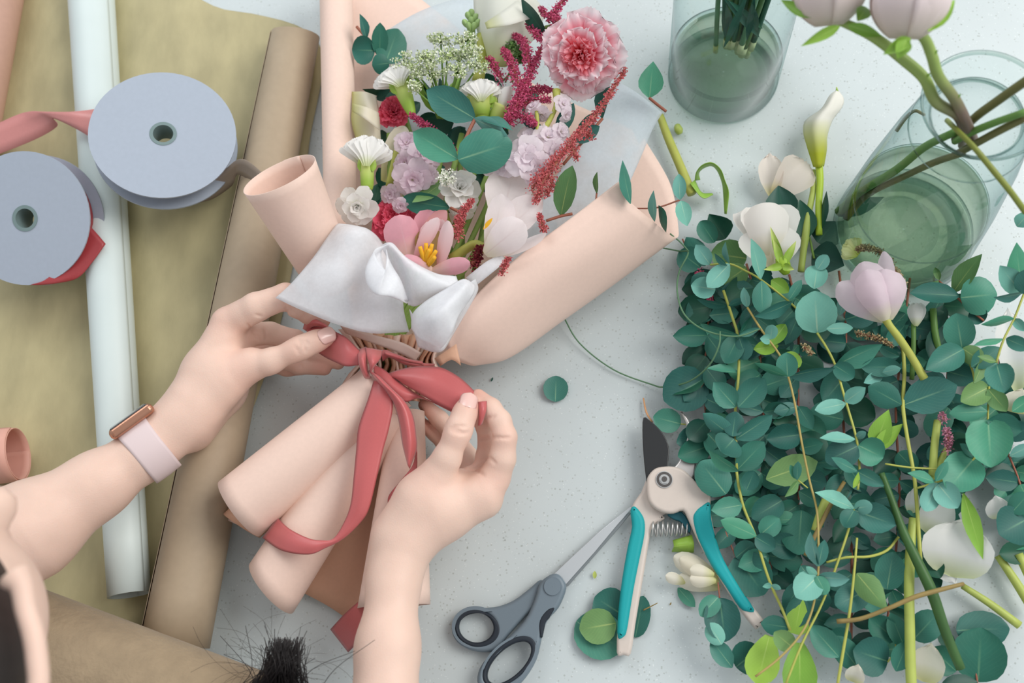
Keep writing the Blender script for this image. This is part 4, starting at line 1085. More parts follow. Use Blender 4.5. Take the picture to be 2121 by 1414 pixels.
# ================================================================ eucalyptus and leaves in the bouquet
def sprig(label, leaves, stalks, h, conv=D, m_=None, name='eucalyptus_sprig', cat='leaf sprig', sm=None, r=3.2, group=None, step=.0025, s_=2.525):
    """leaves: (base, tip, width, [material, lift, roll, shape])"""
    b0 = leaves[0][0] if leaves else stalks[0][0]
    t = thing(name, label, cat, P(*conv(*b0), 0.0), group)
    for st in stalks:
        tube('stalk', [(*conv(*q), h+.001, r) for q in st], sm or stalk_r, t, n=4, seg=7)
    for k, lf in enumerate(leaves):
        base, tip, w = lf[:3]; mm = lf[3] if len(lf) > 3 and lf[3] else (m_ or euc_mid)
        lift = lf[4] if len(lf) > 4 else .004
        shp = lf[5] if len(lf) > 5 else ('lance' if w < .42*math.hypot(tip[0]-base[0], tip[1]-base[1]) else 'oval' if w < .75*math.hypot(tip[0]-base[0], tip[1]-base[1]) else 'round')
        L = math.hypot(tip[0]-base[0], tip[1]-base[1]); true = max(w, .5*L); ro = math.degrees(math.acos(min(1, w/true)))*(1 if k % 2 else -1)
        hb = h+step*(k % 5)
        blade('leaf', (*conv(*base), hb), (*conv(*tip), hb+lift), true/s_, mm, t, roll_=ro*.85, shape=shp, cup=(.12, -.1, .2)[k % 3], bend=(.06, -.05, .1, .03)[k % 4], fold=(0, .1)[k % 2])
    return t
sprig('dark eucalyptus sprig in the upper left corner of the wrap', [((370, 300), (372, 118), 92, euc_dark, .02), ((400, 330), (465, 150), 165, euc_dark), ((345, 265), (225, 260), 150, euc_dark), ((300, 205), (265, 72), 46, euc_mid, .02), ((420, 330), (330, 340), 110, euc_dark)],
      [[(250, 140), (310, 210), (400, 330)]], .05)
sprig('feathery green leaves under the lace flowers', [((700, 600), (560+40*k, 400+22*(k % 3)), 46, rose_leaf if k % 2 else bright_leaf, .008) for k in range(9)], [[(700, 620), (690, 520)]], .062, name='leaf_sprig', sm=stalk_g)
sprig('dark leaves below the left white carnation', [((450, 470), (350, 520), 70, rose_leaf), ((470, 480), (410, 560), 80, rose_leaf), ((400, 470), (278, 465), 30, rose_leaf)], [[(500, 430), (420, 480)]], .05, m_=rose_leaf, name='leaf_sprig')
sprig('large four-leaved eucalyptus sprig in the middle of the bouquet', [((870, 622), (615, 470), 178, euc_mid, .012), ((862, 620), (1040, 712), 84, euc_lite, .014), ((900, 625), (1065, 682), 40, euc_mid, .01), ((778, 832), (545, 690), 170, euc_mid, .004), ((780, 835), (1062, 745), 235, euc_mid, .0)],
      [[(870, 622), (835, 690), (778, 832)]], .108, r=4)
sprig('eucalyptus leaves under the lilac stock and white bloom', [((735, 1085), (478, 1040), 125, euc_dark), ((705, 950), (540, 1058), 64, euc_olive, .01)], [[(740, 1085), (790, 1110)]], .085)
sprig('single olive eucalyptus leaf standing right of the white tulip', [((1318, 1128), (1378, 866), 118, euc_olive, .02)], [[(1378, 1118), (1318, 1130), (1240, 1155)]], .095)
sprig('long green leaf left of the large carnation', [((1250, 195), (1110, -10), 72, rose_leaf, .01)], [[(1250, 195), (1300, 190)]], .10, name='green_leaf')
sprig('dark leaves between carnation and tissue sheet', [((1535, 620), (1562, 375), 66, euc_dark), ((1300, 700), (1385, 540), 90, euc_dark), ((1380, 740), (1520, 660), 90, euc_dark), ((1400, 690), (1500, 590), 60, euc_dark), ((1230, 680), (1120, 640), 50, euc_dark)], [[(1535, 620), (1450, 720), (1330, 860)]], .085)
sprig('single green eucalyptus leaf near the tall vase', [((1780, 512), (1800, 322), 138, euc_mid, .01, 'ovate')], [[(1780, 512), (1820, 545), (1868, 582)]], .06)
sprig('two small leaves poking out of the right paper roll', [((1505, 1012), (1508, 898), 24, euc_olive, .02), ((1682, 1065), (1640, 838), 48, euc_mid, .02)], [[(1500, 1060), (1505, 1010)]], .10, r=2)
sprig('thin eucalyptus twig crossing the right paper roll opening', [((1808, 1158), (1803, 995), 38, euc_lite, .015), ((1828, 1075), (1868, 1215), 36, rose_leaf, .01), ((1940, 1045), (1935, 908), 76, euc_lite, .01), ((1945, 1050), (1978, 1182), 88, euc_lite, .005)],
      [[(1700, 1090), (1820, 1085), (1940, 1045)]], .075, r=1.8)
r3 = random.Random(4)
fl = []
for k in range(30):
    x, y = r3.uniform(350, 1330), r3.uniform(440, 1380)
    if y > 1150 and x < 700: continue
    a = r3.uniform(0, 6.28); L = r3.uniform(110, 190)
    fl.append(((x, y), (x+L*math.cos(a), y+L*math.sin(a)), L*.62, r3.choice([rose_leaf, euc_dark, rose_leaf])))
sprig('dark foliage showing in the gaps between the bouquet flowers', fl, [[(800, 1500), (800, 1100), (780, 700)], [(850, 1500), (950, 1000), (1050, 600)], [(780, 1400), (620, 1000), (500, 600)]], .04, name='foliage_sprig', sm=stalk_g, r=6)
t = thing('stem_bundle', 'bundle of green flower stems running down into the wrap', 'stems', P(815, 700, 0.03))
for k in range(9):
    a = D(420+k*95, 700+40*((k*3) % 4)); tube('stem', [(*a, .06, 6), (a[0]*.5+815*.5, 560, .055, 6), (795+5*k, 690, .048, 6), (800+4*k, 800, .05, 5)], stalk_g, t, n=4, seg=7)
# ================================================================ heap of cut eucalyptus on the right
AB = lambda x, y: A(x, y)                       # crop A; lower picture B = A shifted down
OFF = 1140.7
def b(x, y): return (x, y+OFF)
def pile(label, leaves, stalks, h, m_=None, sm=None, r=3.2, **k):
    return sprig(label, leaves, stalks, h, conv=A, m_=m_, sm=sm or stalk_y, r=r, s_=2.716, name=k.pop('name', 'eucalyptus_branch'), **k)
EM, ED, EL, EO, RL, BL = euc_mid, euc_dark, euc_lite, euc_olive, rose_leaf, bright_leaf
# dark under layer
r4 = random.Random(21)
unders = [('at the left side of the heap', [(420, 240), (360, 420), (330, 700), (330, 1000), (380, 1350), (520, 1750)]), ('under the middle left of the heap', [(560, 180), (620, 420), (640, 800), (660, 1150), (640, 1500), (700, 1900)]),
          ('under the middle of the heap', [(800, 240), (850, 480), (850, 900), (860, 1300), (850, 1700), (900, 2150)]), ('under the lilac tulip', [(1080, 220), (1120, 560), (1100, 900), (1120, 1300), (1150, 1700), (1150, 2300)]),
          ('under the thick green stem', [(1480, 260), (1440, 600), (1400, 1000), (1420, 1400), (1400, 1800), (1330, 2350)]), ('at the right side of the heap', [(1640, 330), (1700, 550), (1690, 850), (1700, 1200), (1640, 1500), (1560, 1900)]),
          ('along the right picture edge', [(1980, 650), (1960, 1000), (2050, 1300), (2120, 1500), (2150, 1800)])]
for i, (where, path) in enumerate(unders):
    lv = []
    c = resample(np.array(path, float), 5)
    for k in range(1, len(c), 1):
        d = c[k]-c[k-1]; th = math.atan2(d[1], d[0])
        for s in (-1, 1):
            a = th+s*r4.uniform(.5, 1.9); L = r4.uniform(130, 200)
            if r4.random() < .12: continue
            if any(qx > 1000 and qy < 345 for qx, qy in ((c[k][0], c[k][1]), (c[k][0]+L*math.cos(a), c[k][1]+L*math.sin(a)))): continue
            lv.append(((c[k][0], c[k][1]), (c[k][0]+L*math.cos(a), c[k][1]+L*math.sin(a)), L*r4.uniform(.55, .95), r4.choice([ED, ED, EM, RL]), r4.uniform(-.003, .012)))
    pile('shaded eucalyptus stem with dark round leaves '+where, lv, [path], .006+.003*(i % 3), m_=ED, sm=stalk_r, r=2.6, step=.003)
# stems with traced leaves
pile('long eucalyptus stem with paired leaves next to the pruner blade', [
 ((460, 415), (280, 378), 34, EM), ((460, 415), (545, 380), 40, ED), ((515, 580), (300, 515), 60, EM), ((520, 580), (595, 470), 46, ED), ((515, 585), (640, 540), 40, EM), ((515, 790), (335, 768), 36, EM), ((515, 590), (440, 740), 130, ED, .0), ((520, 600), (560, 720), 110, ED, .0),
 ((500, 985), (375, 845), 140, EM, .012), ((515, 985), (665, 825), 160, ED), ((500, 1160), (315, 1020), 108, EM, .01), ((500, 1165), (705, 1030), 112, EM, .01), ((490, 1165), (420, 1240), 180, ED, .0), ((480, 1150), (500, 1010), 120, ED, .0),
 (b(515, 205), b(345, 85), 66, EM, .012), (b(505, 200), b(660, 40), 150, ED), (b(445, 335), b(300, 150), 200, EM, .004), (b(560, 310), b(605, 205), 100, ED), (b(535, 395), b(362, 425), 128, EM, .01), (b(615, 570), b(415, 480), 112, EM, .012), (b(640, 560), b(745, 470), 120, EM),
 (b(610, 575), b(720, 640), 110, ED, .0), (b(700, 845), b(755, 868), 34, EL, .01), (b(700, 845), b(650, 855), 34, EL, .01), (b(818, 1195), b(715, 1110), 118, EO, .01), (b(805, 1085), b(640, 1060), 120, ED, .0)],
 [[(430, 330), (480, 480), (512, 590), (517, 760), (505, 930), (498, 1000), (500, 1160), (505, 1340)], [b(503, 200), b(520, 310), b(548, 420), b(612, 575), b(655, 720), b(700, 850), b(760, 980), b(805, 1100)]], .034, r=3.0)
pile('eucalyptus stem with small pale leaves under the white rose', [
 ((355, 185), (275, 72), 98, EL, .01), ((465, 180), (340, 312), 118, EL, .01), ((465, 180), (443, 55), 26, EL, .02), ((640, 265), (585, 38), 78, EL, .02), ((645, 275), (650, 465), 118, EM, .0), ((385, 325), (248, 300), 125, EL, .005), ((815, 395), (605, 475), 74, EM, .01), ((800, 380), (870, 270), 60, EM),
 ((450, 190), (380, 120), 30, EM)],
 [[(355, 185), (465, 180), (560, 222), (640, 268), (785, 380), (850, 440)]], .05, r=2.2)
pile('eucalyptus stem crossing the heap left of the dark round leaf', [
 ((565, 425), (545, 312), 54, EL, .015), ((695, 605), (705, 522), 72, EL, .01), ((690, 605), (636, 600), 60, EL, .01), ((790, 815), (785, 678), 122, EM, .008), ((790, 812), (602, 735), 38, EM), ((800, 812), (1060, 765), 66, EM, .01),
 (b(958, 800), b(838, 915), 165, EL, .006), (b(955, 795), b(1010, 900), 90, EM), (b(962, 740), b(920, 545), 70, EL, .012), (b(965, 740), b(1000, 590), 66, EM), (b(960, 795), b(895, 742), 44, EL, .012), (b(960, 800), b(1140, 812), 84, EL, .012)],
 [[(565, 425), (650, 560), (745, 690), (795, 815), (835, 980), (870, 1180), (915, 1400), b(955, 420), b(965, 600), b(962, 790), b(928, 990), b(860, 1130), b(740, 1260), b(610, 1360)]], .052, r=2.4, sm=mat('straw_stalk', (176, 158, 92), rough=.5))
pile('eucalyptus stem with the large blunt leaf left of the lilac tulip', [
 ((958, 568), (945, 332), 232, EL, .018, 'round'), ((1085, 470), (1125, 335), 66, EL, .012), ((940, 320), (960, 190), 130, EL, .0, 'round'), ((960, 210), (1015, 130), 76, EL, .006), ((1010, 545), (1160, 540), 70, EL, .006), ((1062, 750), (1325, 632), 118, EM, .012), ((1055, 750), (1165, 820), 110, ED, .0),
 ((1120, 965), (944, 1002), 92, EL, .014), ((1115, 955), (1230, 875), 96, EL, .014), ((1170, 1165), (972, 1160), 58, EL, .012), ((1175, 1160), (1232, 1125), 48, EL, .012), ((1190, 1200), (1330, 1270), 170, EM, .0), ((1185, 1205), (1005, 1290), 170, ED, .0),
 (b(1185, 205), b(1038, 128), 60, EM, .015), (b(1180, 205), b(1335, 288), 92, EM, .015), (b(1165, 415), b(945, 325), 74, EL, .014), (b(1165, 415), b(1268, 400), 86, EL, .014), (b(1170, 425), b(1400, 510), 180, EM, .006), (b(1165, 425), b(1110, 520), 110, ED, .0)],
 [[(958, 568), (1010, 650), (1060, 750), (1095, 870), (1122, 965), (1165, 1110), (1185, 1200), (1196, 1340), b(1186, 310)], [b(1168, 420), b(1110, 610), b(1032, 830), b(968, 985), b(870, 1180), b(778, 1410)]], .05, r=2.6)
pile('eucalyptus stem with broad leaves right of the tulip stem', [
 ((1438, 975), (1745, 862), 215, EM, .012), ((1432, 972), (1245, 868), 158, ED, .008), ((1420, 700), (1300, 640), 60, EM), ((1435, 760), (1200, 760), 120, ED, .0), ((1325, 790), (1428, 768), 60, EL, .012), ((1325, 800), (1220, 850), 70, EL, .012)],
 [[(1440, 640), (1448, 800), (1440, 975), (1465, 1160), (1498, 1340), b(1515, 350), b(1540, 720)]], .044, r=4.0)
pile('eucalyptus stem with round leaves beside the calla stems', [
 ((1772, 652), (1740, 458), 172, EM, .012), ((1775, 655), (1885, 730), 112, EO, .01), ((1780, 660), (1568, 775), 165, EM, .008), ((1840, 850), (1905, 700), 60, EO, .0), ((1825, 760), (1990, 650), 120, ED, .0),
 ((1922, 875), (1765, 955), 138, EO, .01), ((1920, 885), (2025, 1010), 110, EO, .004), ((1915, 1010), (1700, 1020), 110, EM, .0), ((1920, 1058), (1935, 1325), 245, EM, .012, 'round'), ((1915, 1060), (2110, 1120), 150, ED, .0)],
 [[(1775, 655), (1828, 770), (1845, 850)], [(1925, 870), (1918, 1060), (1930, 1180)]], .05, r=2.2)
pile('eucalyptus sprig with grey rounded leaves above the fallen white petal', [
 (b(1845, 128), b(1690, 310), 225, EM, .01, 'round'), (b(1632, 270), b(1565, 430), 108, EL, .008, 'round'), (b(1640, 280), b(1750, 412), 140, EL, .008, 'round'), (b(1618, 265), b(1465, 215), 60, EM, .01), (b(1625, 262), b(1690, 150), 60, EM), (b(1850, 130), b(1760, 50), 54, EM)],
 [[b(1915, -60), b(1845, 128), b(1720, 230), b(1625, 268), b(1520, 300)]], .052, r=2.2)
pile('olive-green leaves leaning on the base of the tilted vase', [
 ((1720, 345), (1885, 125), 112, EO, .02), ((1640, 275), (1532, 372), 66, EO, .01), ((1645, 270), (1620, 200), 40, EO), ((1758, 360), (1480, 345), 118, ED, .004), ((1765, 370), (1970, 350), 225, EM, .0), ((1900, 500), (1820, 440), 110, ED, .0)],
 [[(1640, 275), (1720, 345), (1810, 430), (1895, 500)]], .04, r=2.4, sm=stalk_r)
pile('eucalyptus branch hanging in from the right picture edge', [
 ((2112, 348), (1985, 190), 130, EL, .025), ((2112, 345), (2080, 60), 120, EM, .02), ((2108, 345), (1950, 368), 44, EM, .01), ((2120, 350), (2200, 200), 160, EM, .02), ((2065, 490), (1880, 520), 40, EM, .01), ((2065, 490), (2130, 560), 60, EL, .01), ((2020, 600), (2160, 660), 90, EM, .01), ((2000, 600), (1838, 640), 32, EM, .01), ((1968, 745), (2010, 905), 155, EM, .01, 'round'), ((1965, 730), (1860, 700), 40, EO)],
 [[(2140, 300), (2105, 390), (2065, 490), (2005, 610), (1965, 735)]], .085, r=2.4)
pile('dark round leaves at the right picture edge', [
 (b(2095, 270), b(1905, 240), 130, ED), (b(2100, 280), b(2160, 400), 130, EM), (b(2040, 120), b(2160, 60), 70, EL), (b(2130, 480), b(1980, 560), 240, ED, .004, 'round'), (b(2050, 440), b(2150, 330), 120, ED), ((2055, 1010), (2170, 930), 90, EM)],
 [[b(2030, 100), b(2100, 280), b(2140, 480)]], .04, sm=stalk_r, r=2.2)
pile('big dark leaves in the lower right corner', [
 (b(1862, 1390), b(1880, 1085), 290, ED, .006, 'round'), (b(1740, 1100), b(2040, 1090), 210, ED, .0, 'round'), (b(1740, 1330), b(1600, 1200), 170, ED, .0), (b(1720, 1200), b(1640, 1090), 90, RL), (b(1860, 1390), b(1650, 1420), 120, RL)],
 [[b(1862, 1420), b(1850, 1330)]], .012, sm=stalk_r, r=2)
pile('loose round leaves at the bottom edge of the heap', [
 (b(1355, 1275), b(1160, 1210), 225, ED, .008, 'round'), (b(1200, 1330), b(1050, 1130), 150, ED), (b(1080, 1250), b(920, 1070), 150, EM), (b(1350, 870), b(1385, 660), 165, EM, .008), (b(1250, 870), b(1060, 960), 160, EM, .006), (b(1400, 1150), b(1250, 1030), 150, ED), (b(1450, 1200), b(1370, 1000), 120, ED), (b(1500, 1150), b(1640, 1000), 170, ED, .0, 'round'), (b(1400, 1330), b(1470, 1160), 120, ED)],
 [[b(1400, 1170), b(1395, 1220), b(1355, 1278)]], .024, sm=stalk_y, r=1.8)
pile('overlapping round leaves beyond the right pruner handle', [
 (b(505, 680), b(660, 900), 250, ED, .004, 'round'), (b(500, 690), b(600, 610), 110, ED), (b(410, 918), b(440, 1165), 205, ED, .004, 'round'), (b(400, 915), b(300, 1020), 110, EM), (b(420, 1180), b(345, 1060), 110, EL, .002), (b(500, 1305), b(640, 1200), 190, ED, .004, 'round'), (b(480, 1310), b(360, 1150), 120, EM, .002), (b(870, 425), b(850, 675), 215, ED, .006, 'round'), (b(760, 370), b(590, 470), 150, ED)],
 [[b(440, 540), b(500, 690)], [b(400, 830), b(410, 930)]], .02, sm=stalk_r, r=1.6)
pile('wide dark leaf beside the cut flower wire', [((330, 825), (95, 950), 260, ED, .004, 'round'), ((330, 830), (150, 915), 40, RL, .004)], [[(340, 780), (330, 830), (300, 880)]], .016, sm=stalk_r, r=1.6)
pile('small leaf peeking between the pruner blades', [((190, 1080), (35, 1040), 140, EM, .004, 'round')], [[(190, 1080), (240, 1085)]], .01, r=1.4)
pile('round leaves at the upper left tip of the heap', [((300, 200), (180, 110), 150, ED), ((330, 190), (220, 30), 130, ED), ((380, 60), (300, -60), 110, ED), ((560, 150), (360, 120), 190, EO, .004), ((560, 200), (430, 290), 140, EO, .0), ((440, 40), (350, -100), 170, RL, .01, 'ovate')], [[(200, 40), (240, 120), (330, 190)]], .016, sm=stalk_r, r=1.6)
pile('dark rose leaves behind the white rose and calla stem', [((930, 120), (1110, 190), 200, RL, .004, 'ovate'), ((960, 60), (1060, -60), 190, RL, .004, 'ovate'), ((770, -60), (740, -260), 190, RL, .004, 'ovate'), ((900, 40), (860, -180), 150, RL, .0, 'ovate'), ((985, -20), (1010, -230), 24, RL, .01), ((880, 0), (700, -20), 130, RL, .0, 'ovate')],
     [[(940, 150), (900, 0), (800, -100)]], .012, m_=RL, sm=stalk_g, r=2.5, name='rose_foliage')
pile('bright green rose leaves scattered through the heap', [((1280, 1215), (1360, 1000), 130, BL, .01, 'ovate'), ((1290, 1220), (1440, 1080), 90, BL, .006, 'ovate'), ((780, 520), (690, 640), 90, BL, .0), ((700, 270), (800, 340), 90, BL, .004), (b(1180, 780), b(1350, 985), 150, EO, .006, 'ovate'), ((600, 660), (740, 640), 90, BL, .0), (b(670, 250), b(960, 150), 180, EO, .002), ((860, 760), (780, 680), 90, BL, .0)],
     [[(1240, 1280), (1290, 1215), (1380, 1120)]], .036, m_=BL, sm=stalk_g, r=1.8, name='rose_foliage')
pile('small green sprig with narrow leaves over the heap', [(b(850, 250), b(805, 170), 50, EM, .01), (b(845, 255), b(850, 150), 50, EM, .014), (b(850, 260), b(775, 350), 46, EO, .01), (b(1160, 300), b(1190, 210), 30, BL)], [[b(905, 300), b(850, 255)]], .056, sm=stalk_y, r=1.4)
# ---- single loose leaves
def loose(label, bs, tp, w, m_, h=.002, conv=K, s_=2.381, shape='round', lift=.002, cup=.08):
    o = blade('loose_leaf', (*conv(*bs), h), (*conv(*tp), h+lift), w/s_, m_, None, shape=shape, cup=cup, bend=.04)
    return tag(o, label, 'leaf')
o = blade('loose_leaf', (1150, 832, .003), (1152, 778, .004), 53, euc_mid, None, shape='round', cup=.06, bend=.04); tag(o, 'single round leaf lying alone on the bare table', 'leaf')
loose('largest loose leaf under the left pruner handle', (700, 1110), (930, 1250), 230, euc_mid)
loose('round leaf lying on the largest loose leaf', (895, 1120), (715, 1150), 175, euc_olive, .007)
loose('leaf half hidden beneath the left pruner grip', (930, 1080), (790, 990), 190, euc_dark, .0045)
loose('leaf edge showing right of the left pruner handle', (990, 1190), (1030, 985), 110, euc_dark, .002)
loose('small leaf scrap below the cream bud', (1200, 945), (1285, 1040), 66, euc_mid, .002, shape='oval')
loose('narrow green leaf hanging in the heap near the white petals', (1780, 330), (1890, 700), 100, bright_leaf, .05, conv=B, s_=2.716, shape='lance')
loose('bright split leaf blade at the bottom of the heap', (690, 1130), (620, 1400), 190, bright_leaf, .03, conv=B, s_=2.716, shape='petal')
loose('pale green leaf blade crossing the bottom edge', (860, 1170), (860, 1480), 190, bright_leaf, .026, conv=B, s_=2.716, shape='petal')
loose('bright leaf strip between two eucalyptus stalks', (870, 920), (830, 1120), 130, bright_leaf, .024, conv=B, s_=2.716, shape='wedge')

# ---- thick stems in the heap
def stem(label, pts, m_, name='plant_cutting', n=4, **k):
    o = tube(name, pts, m_, None, n=n, seg=10); return tag(o, label, 'stem', **k)
dark_stem = mat('dark_green_stem', (64, 102, 52), rough=.45, noise=.15, nscale=40)
twig_m = mat('brown_twig', (142, 122, 72), rough=.55, noise=.15, nscale=60)
pale_stem = mat('pale_green_stem', (176, 190, 96), rough=.45, noise=.06, nscale=60)
stem('thick dark green rose stem slanting down the heap', [(*B(1320, 215), .06, 6), (*B(1375, 360), .058, 7), (*B(1440, 540), .056, 9), (*B(1530, 730), .054, 11), (*B(1605, 890), .052, 12), (*B(1680, 1110), .046, 11), (*B(1765, 1315), .04, 10)], dark_stem)
stem('broad pale green calla stem running to the bottom edge', [(*B(1500, 470), .042, 9), (*B(1482, 650), .042, 10), (*B(1475, 850), .042, 10.5), (*B(1478, 1050), .04, 10.5), (*B(1482, 1280), .036, 11), (*B(1490, 1450), .034, 11)], pale_stem)
stem('brown twig lying across the thick stems', [(*B(1068, 1050), .062, 5), (*B(1200, 1035), .064, 4.5), (*B(1350, 980), .068, 4.5), (*B(1500, 915), .07, 5), (*B(1620, 880), .07, 5), (*B(1782, 838), .068, 4)], twig_m)
stem('thin light green stalk hanging to the bottom edge', [(*B(1182, 580), .06, 2.2), (*B(1165, 780), .06, 2.6), (*B(1140, 1000), .058, 3), (*B(1100, 1240), .055, 3.2), (*B(1070, 1420), .052, 3.2)], stalk_y)
stem('curving green stalk behind the thick stem', [(*B(1415, 575), .048, 2.6), (*B(1350, 650), .05, 2.8), (*B(1250, 685), .05, 2.8), (*B(1120, 690), .05, 2.6), (*B(1010, 718), .048, 2.4)], stalk_y)
stem('pale straw stem beside the lilac astilbe sprig', [(*A(1635, 1060), .045, 7.5), (*A(1618, 1200), .044, 8), (*A(1605, 1370), .042, 8)], pale_stem)
stem('pale stem branching below the lilac astilbe sprig', [(*A(1690, 1215), .04, 6), (*A(1640, 1310), .04, 7), (*A(1590, 1400), .038, 7)], pale_stem)
stem('yellow cut stem at the right below the white petals', [(*B(1775, 850), .012, 6.5), (*B(1930, 950), .012, 8), (*B(2095, 1072), .012, 9)], pale_stem)
stem('withered yellow stem near the right edge', [(*B(1975, 680), .014, 8), (*B(2050, 790), .014, 9), (*B(2121, 900), .014, 10), (*B(2180, 1000), .014, 10)], pale_stem)
stem('short pale stem at the right edge above the withered stem', [(*B(2090, 670), .016, 9), (*B(2150, 800), .016, 9)], pale_stem)
stem('green stem between tulip and right eucalyptus leaves', [(*A(1610, 435), .03, 7), (*A(1620, 560), .03, 7), (*A(1645, 680), .028, 7)], mat('mid_green_stem', (96, 136, 64), rough=.45))
stem('slim green stem left of the closed calla bud', [(*A(1500, 520), .03, 5), (*A(1500, 650), .03, 5), (*A(1490, 830), .028, 5)], MATS['mid_green_stem'])
stem('thin horizontal green stalk near the middle right', [(*A(1340, 1305), .052, 2), (*A(1480, 1325), .052, 2), (*A(1660, 1335), .05, 2)], stalk_y)
stem('pale yellow stem piece in the lower middle', [(*B(1010, 370), .036, 10), (*B(975, 450), .036, 9), (*B(945, 540), .034, 8)], pale_stem)
stem('brown twig fork in the lower middle', [(*B(1110, 265), .046, 4), (*B(1030, 400), .046, 4.5), (*B(960, 540), .046, 4.5), (*B(890, 680), .044, 4)], twig_m)
# calla lying with its stem, cut leek-like stem and curl
t = thing('calla_lily', 'slender white calla lily pointing up on the bare table', 'flower', P(*C(850, 870), .01))
patch('spathe', [[(*C(820, 872), .016), (*C(785, 760), .018), (*C(768, 690), .02), (*C(780, 630), .022), (*C(860, 570), .024), (*C(905, 500), .024), (*C(938, 474), .022)],
                 [(*C(838, 875), .024), (*C(825, 760), .032), (*C(820, 680), .036), (*C(840, 620), .038), (*C(890, 560), .036), (*C(925, 505), .032), (*C(942, 474), .025)],
                 [(*C(860, 874), .024), (*C(875, 760), .03), (*C(880, 690), .033), (*C(895, 620), .034), (*C(930, 570), .032), (*C(955, 520), .028), (*C(948, 475), .024)],
                 [(*C(875, 870), .016), (*C(890, 780), .018), (*C(893, 710), .02), (*C(920, 630), .022), (*C(970, 560), .022), (*C(978, 515), .022), (*C(952, 474), .022)]], pm('calla_petal', (206, 212, 70), (247, 245, 238), (0.1, 0.5)), t, n=6, nr=5)
tube('tip', [(*C(944, 478), .024, 3), (*C(942, 455), .024, 1)], green_cal, t)
tube('stalk', [(*C(850, 865), .02, 8), (*C(855, 950), .02, 7.5), (*C(848, 1080), .022, 7), (*C(850, 1228), .02, 7)], mat('calla_stalk', (176, 200, 60), rough=.4), t)
stem('green rose stem with side shoot beside the calla', [(*C(822, 890), .016, 4), (*C(818, 1000), .018, 6), (*C(795, 1120), .02, 6.5), (*C(780, 1230), .02, 8), (*C(770, 1300), .018, 7), (*C(755, 1420), .016, 7)], pale_stem)
stem('straight pale cut stem left of the green curl', [(*C(18, 605), .012, 8), (*C(60, 720), .012, 9), (*C(120, 860), .012, 9.5), (*C(185, 1015), .012, 10)], stalk_y)
o = patch('stem_peel', [[(*C(175, 960), .02), (*C(240, 1035), .016), (*C(296, 1018), .012)], [(*C(200, 940), .014), (*C(235, 1005), .012), (*C(290, 1010), .01)]], bright_leaf, None, n=5, nr=3); tag(o, 'light green stem peel beside the pale cut stem', 'peel')
o = patch('curled_leaf', [[(*C(200, 945), .012), (*C(208, 900), .022), (*C(240, 862), .03), (*C(290, 850), .034), (*C(335, 885), .03), (*C(358, 945), .02), (*C(378, 1010), .012), (*C(366, 1120), .006)],
                          [(*C(228, 940), .006), (*C(222, 905), .014), (*C(246, 880), .02), (*C(288, 868), .024), (*C(318, 895), .022), (*C(340, 950), .014), (*C(348, 1000), .006), (*C(355, 1118), .004)]], bright_leaf, None, n=5, nr=3)
tag(o, 'curled bright green leaf strip on the table', 'leaf')
o = tube('stem_scrap', [(*C(108, 660), .004, 7), (*C(116, 680), .006, 9), (*C(122, 698), .004, 6)], pale_stem); tag(o, 'tiny pale stem scrap at the foot of the tall vase', 'scrap')
# single petals
def loose_petal(label, bs, tp, w, m_, conv, s_, h, shape='petal', cup=.25, lift=.01, bend=.15, ruf=.05):
    o = blade('fallen_petal', (*conv(*bs), h), (*conv(*tp), h+lift), w/s_, m_, None, shape=shape, cup=cup, bend=bend, ruf=ruf, nf=2, nu=12, nv=12)
    return tag(o, label, 'petal')
peach_p = pm('peach_petal', (226, 214, 140), (244, 232, 222), (0.0, 0.35))
loose_petal('curled peach white petal beside the calla lily', (600, 1040), (790, 850), 200, peach_p, C, 2.5256, .008, shape='wedge', cup=.3)
loose_petal('left lobe of white petal beside the calla lily', (610, 1035), (590, 800), 130, peach_p, C, 2.5256, .01, cup=.2)
for q in (('large fallen white petal at the right of the heap', (1720, 800), (1780, 470), 380, .03), ('white petal beside the thick pale stem', (1580, 560), (1690, 330), 190, .026), ('small white petal left of the thick stem', (1490, 440), (1500, 300), 80, .03),
          ('round white petal between dark leaves at the right', (1990, 470), (1960, 340), 140, .03), ('cream petal at the lower right of the pale stem', (1560, 1390), (1600, 1170), 190, .02), ('cream petal at the bottom edge', (1160, 1390), (1190, 1290), 110, .024), ('whitish petal at the right end of the heap', (1640, 700), (1740, 840), 120, .02)):
    loose_petal(q[0], q[1], q[2], q[3], white_p if 'cream' not in q[0] else cream_p, B, 2.716, q[4], shape='round', cup=.15)
loose_petal('long white petal at the right picture edge', (2090, 900), (2030, 430), 170, white_p, A, 2.716, .03, shape='petal')
loose_petal('white petal below the right edge branch', (2080, 1020), (2110, 880), 180, cream_p, A, 2.716, .03, shape='round')
# cream snapped bud and green scrap near the pruners
t = thing('cream_flower_bud', 'cream flower bud lying between the pruner handles', 'flower bud', P(*K(1280, 880), .0))
for bs, tp, w, hh in (((1410, 945), (1190, 900), 90, .008), ((1400, 920), (1210, 800), 90, .014), ((1400, 900), (1180, 790), 110, .012), ((1390, 910), (1260, 900), 80, .022), ((1380, 880), (1260, 855), 70, .024), ((1240, 920), (1140, 885), 60, .012)):
    blade('petal', (*K(*bs), hh), (*K(*tp), hh+.004), w/2.381, cream_p, t, shape='petal', cup=-.3, bend=.15)
o = patch('stem_scrap', [[(*K(1175, 712), .012), (*K(1270, 685), .014)], [(*K(1180, 740), .016), (*K(1280, 730), .018)], [(*K(1170, 766), .006), (*K(1278, 770), .008)]], bright_leaf, None, n=3, nr=4, thick=.001); tag(o, 'square green stem scrap beneath the pruner spring', 'scrap')
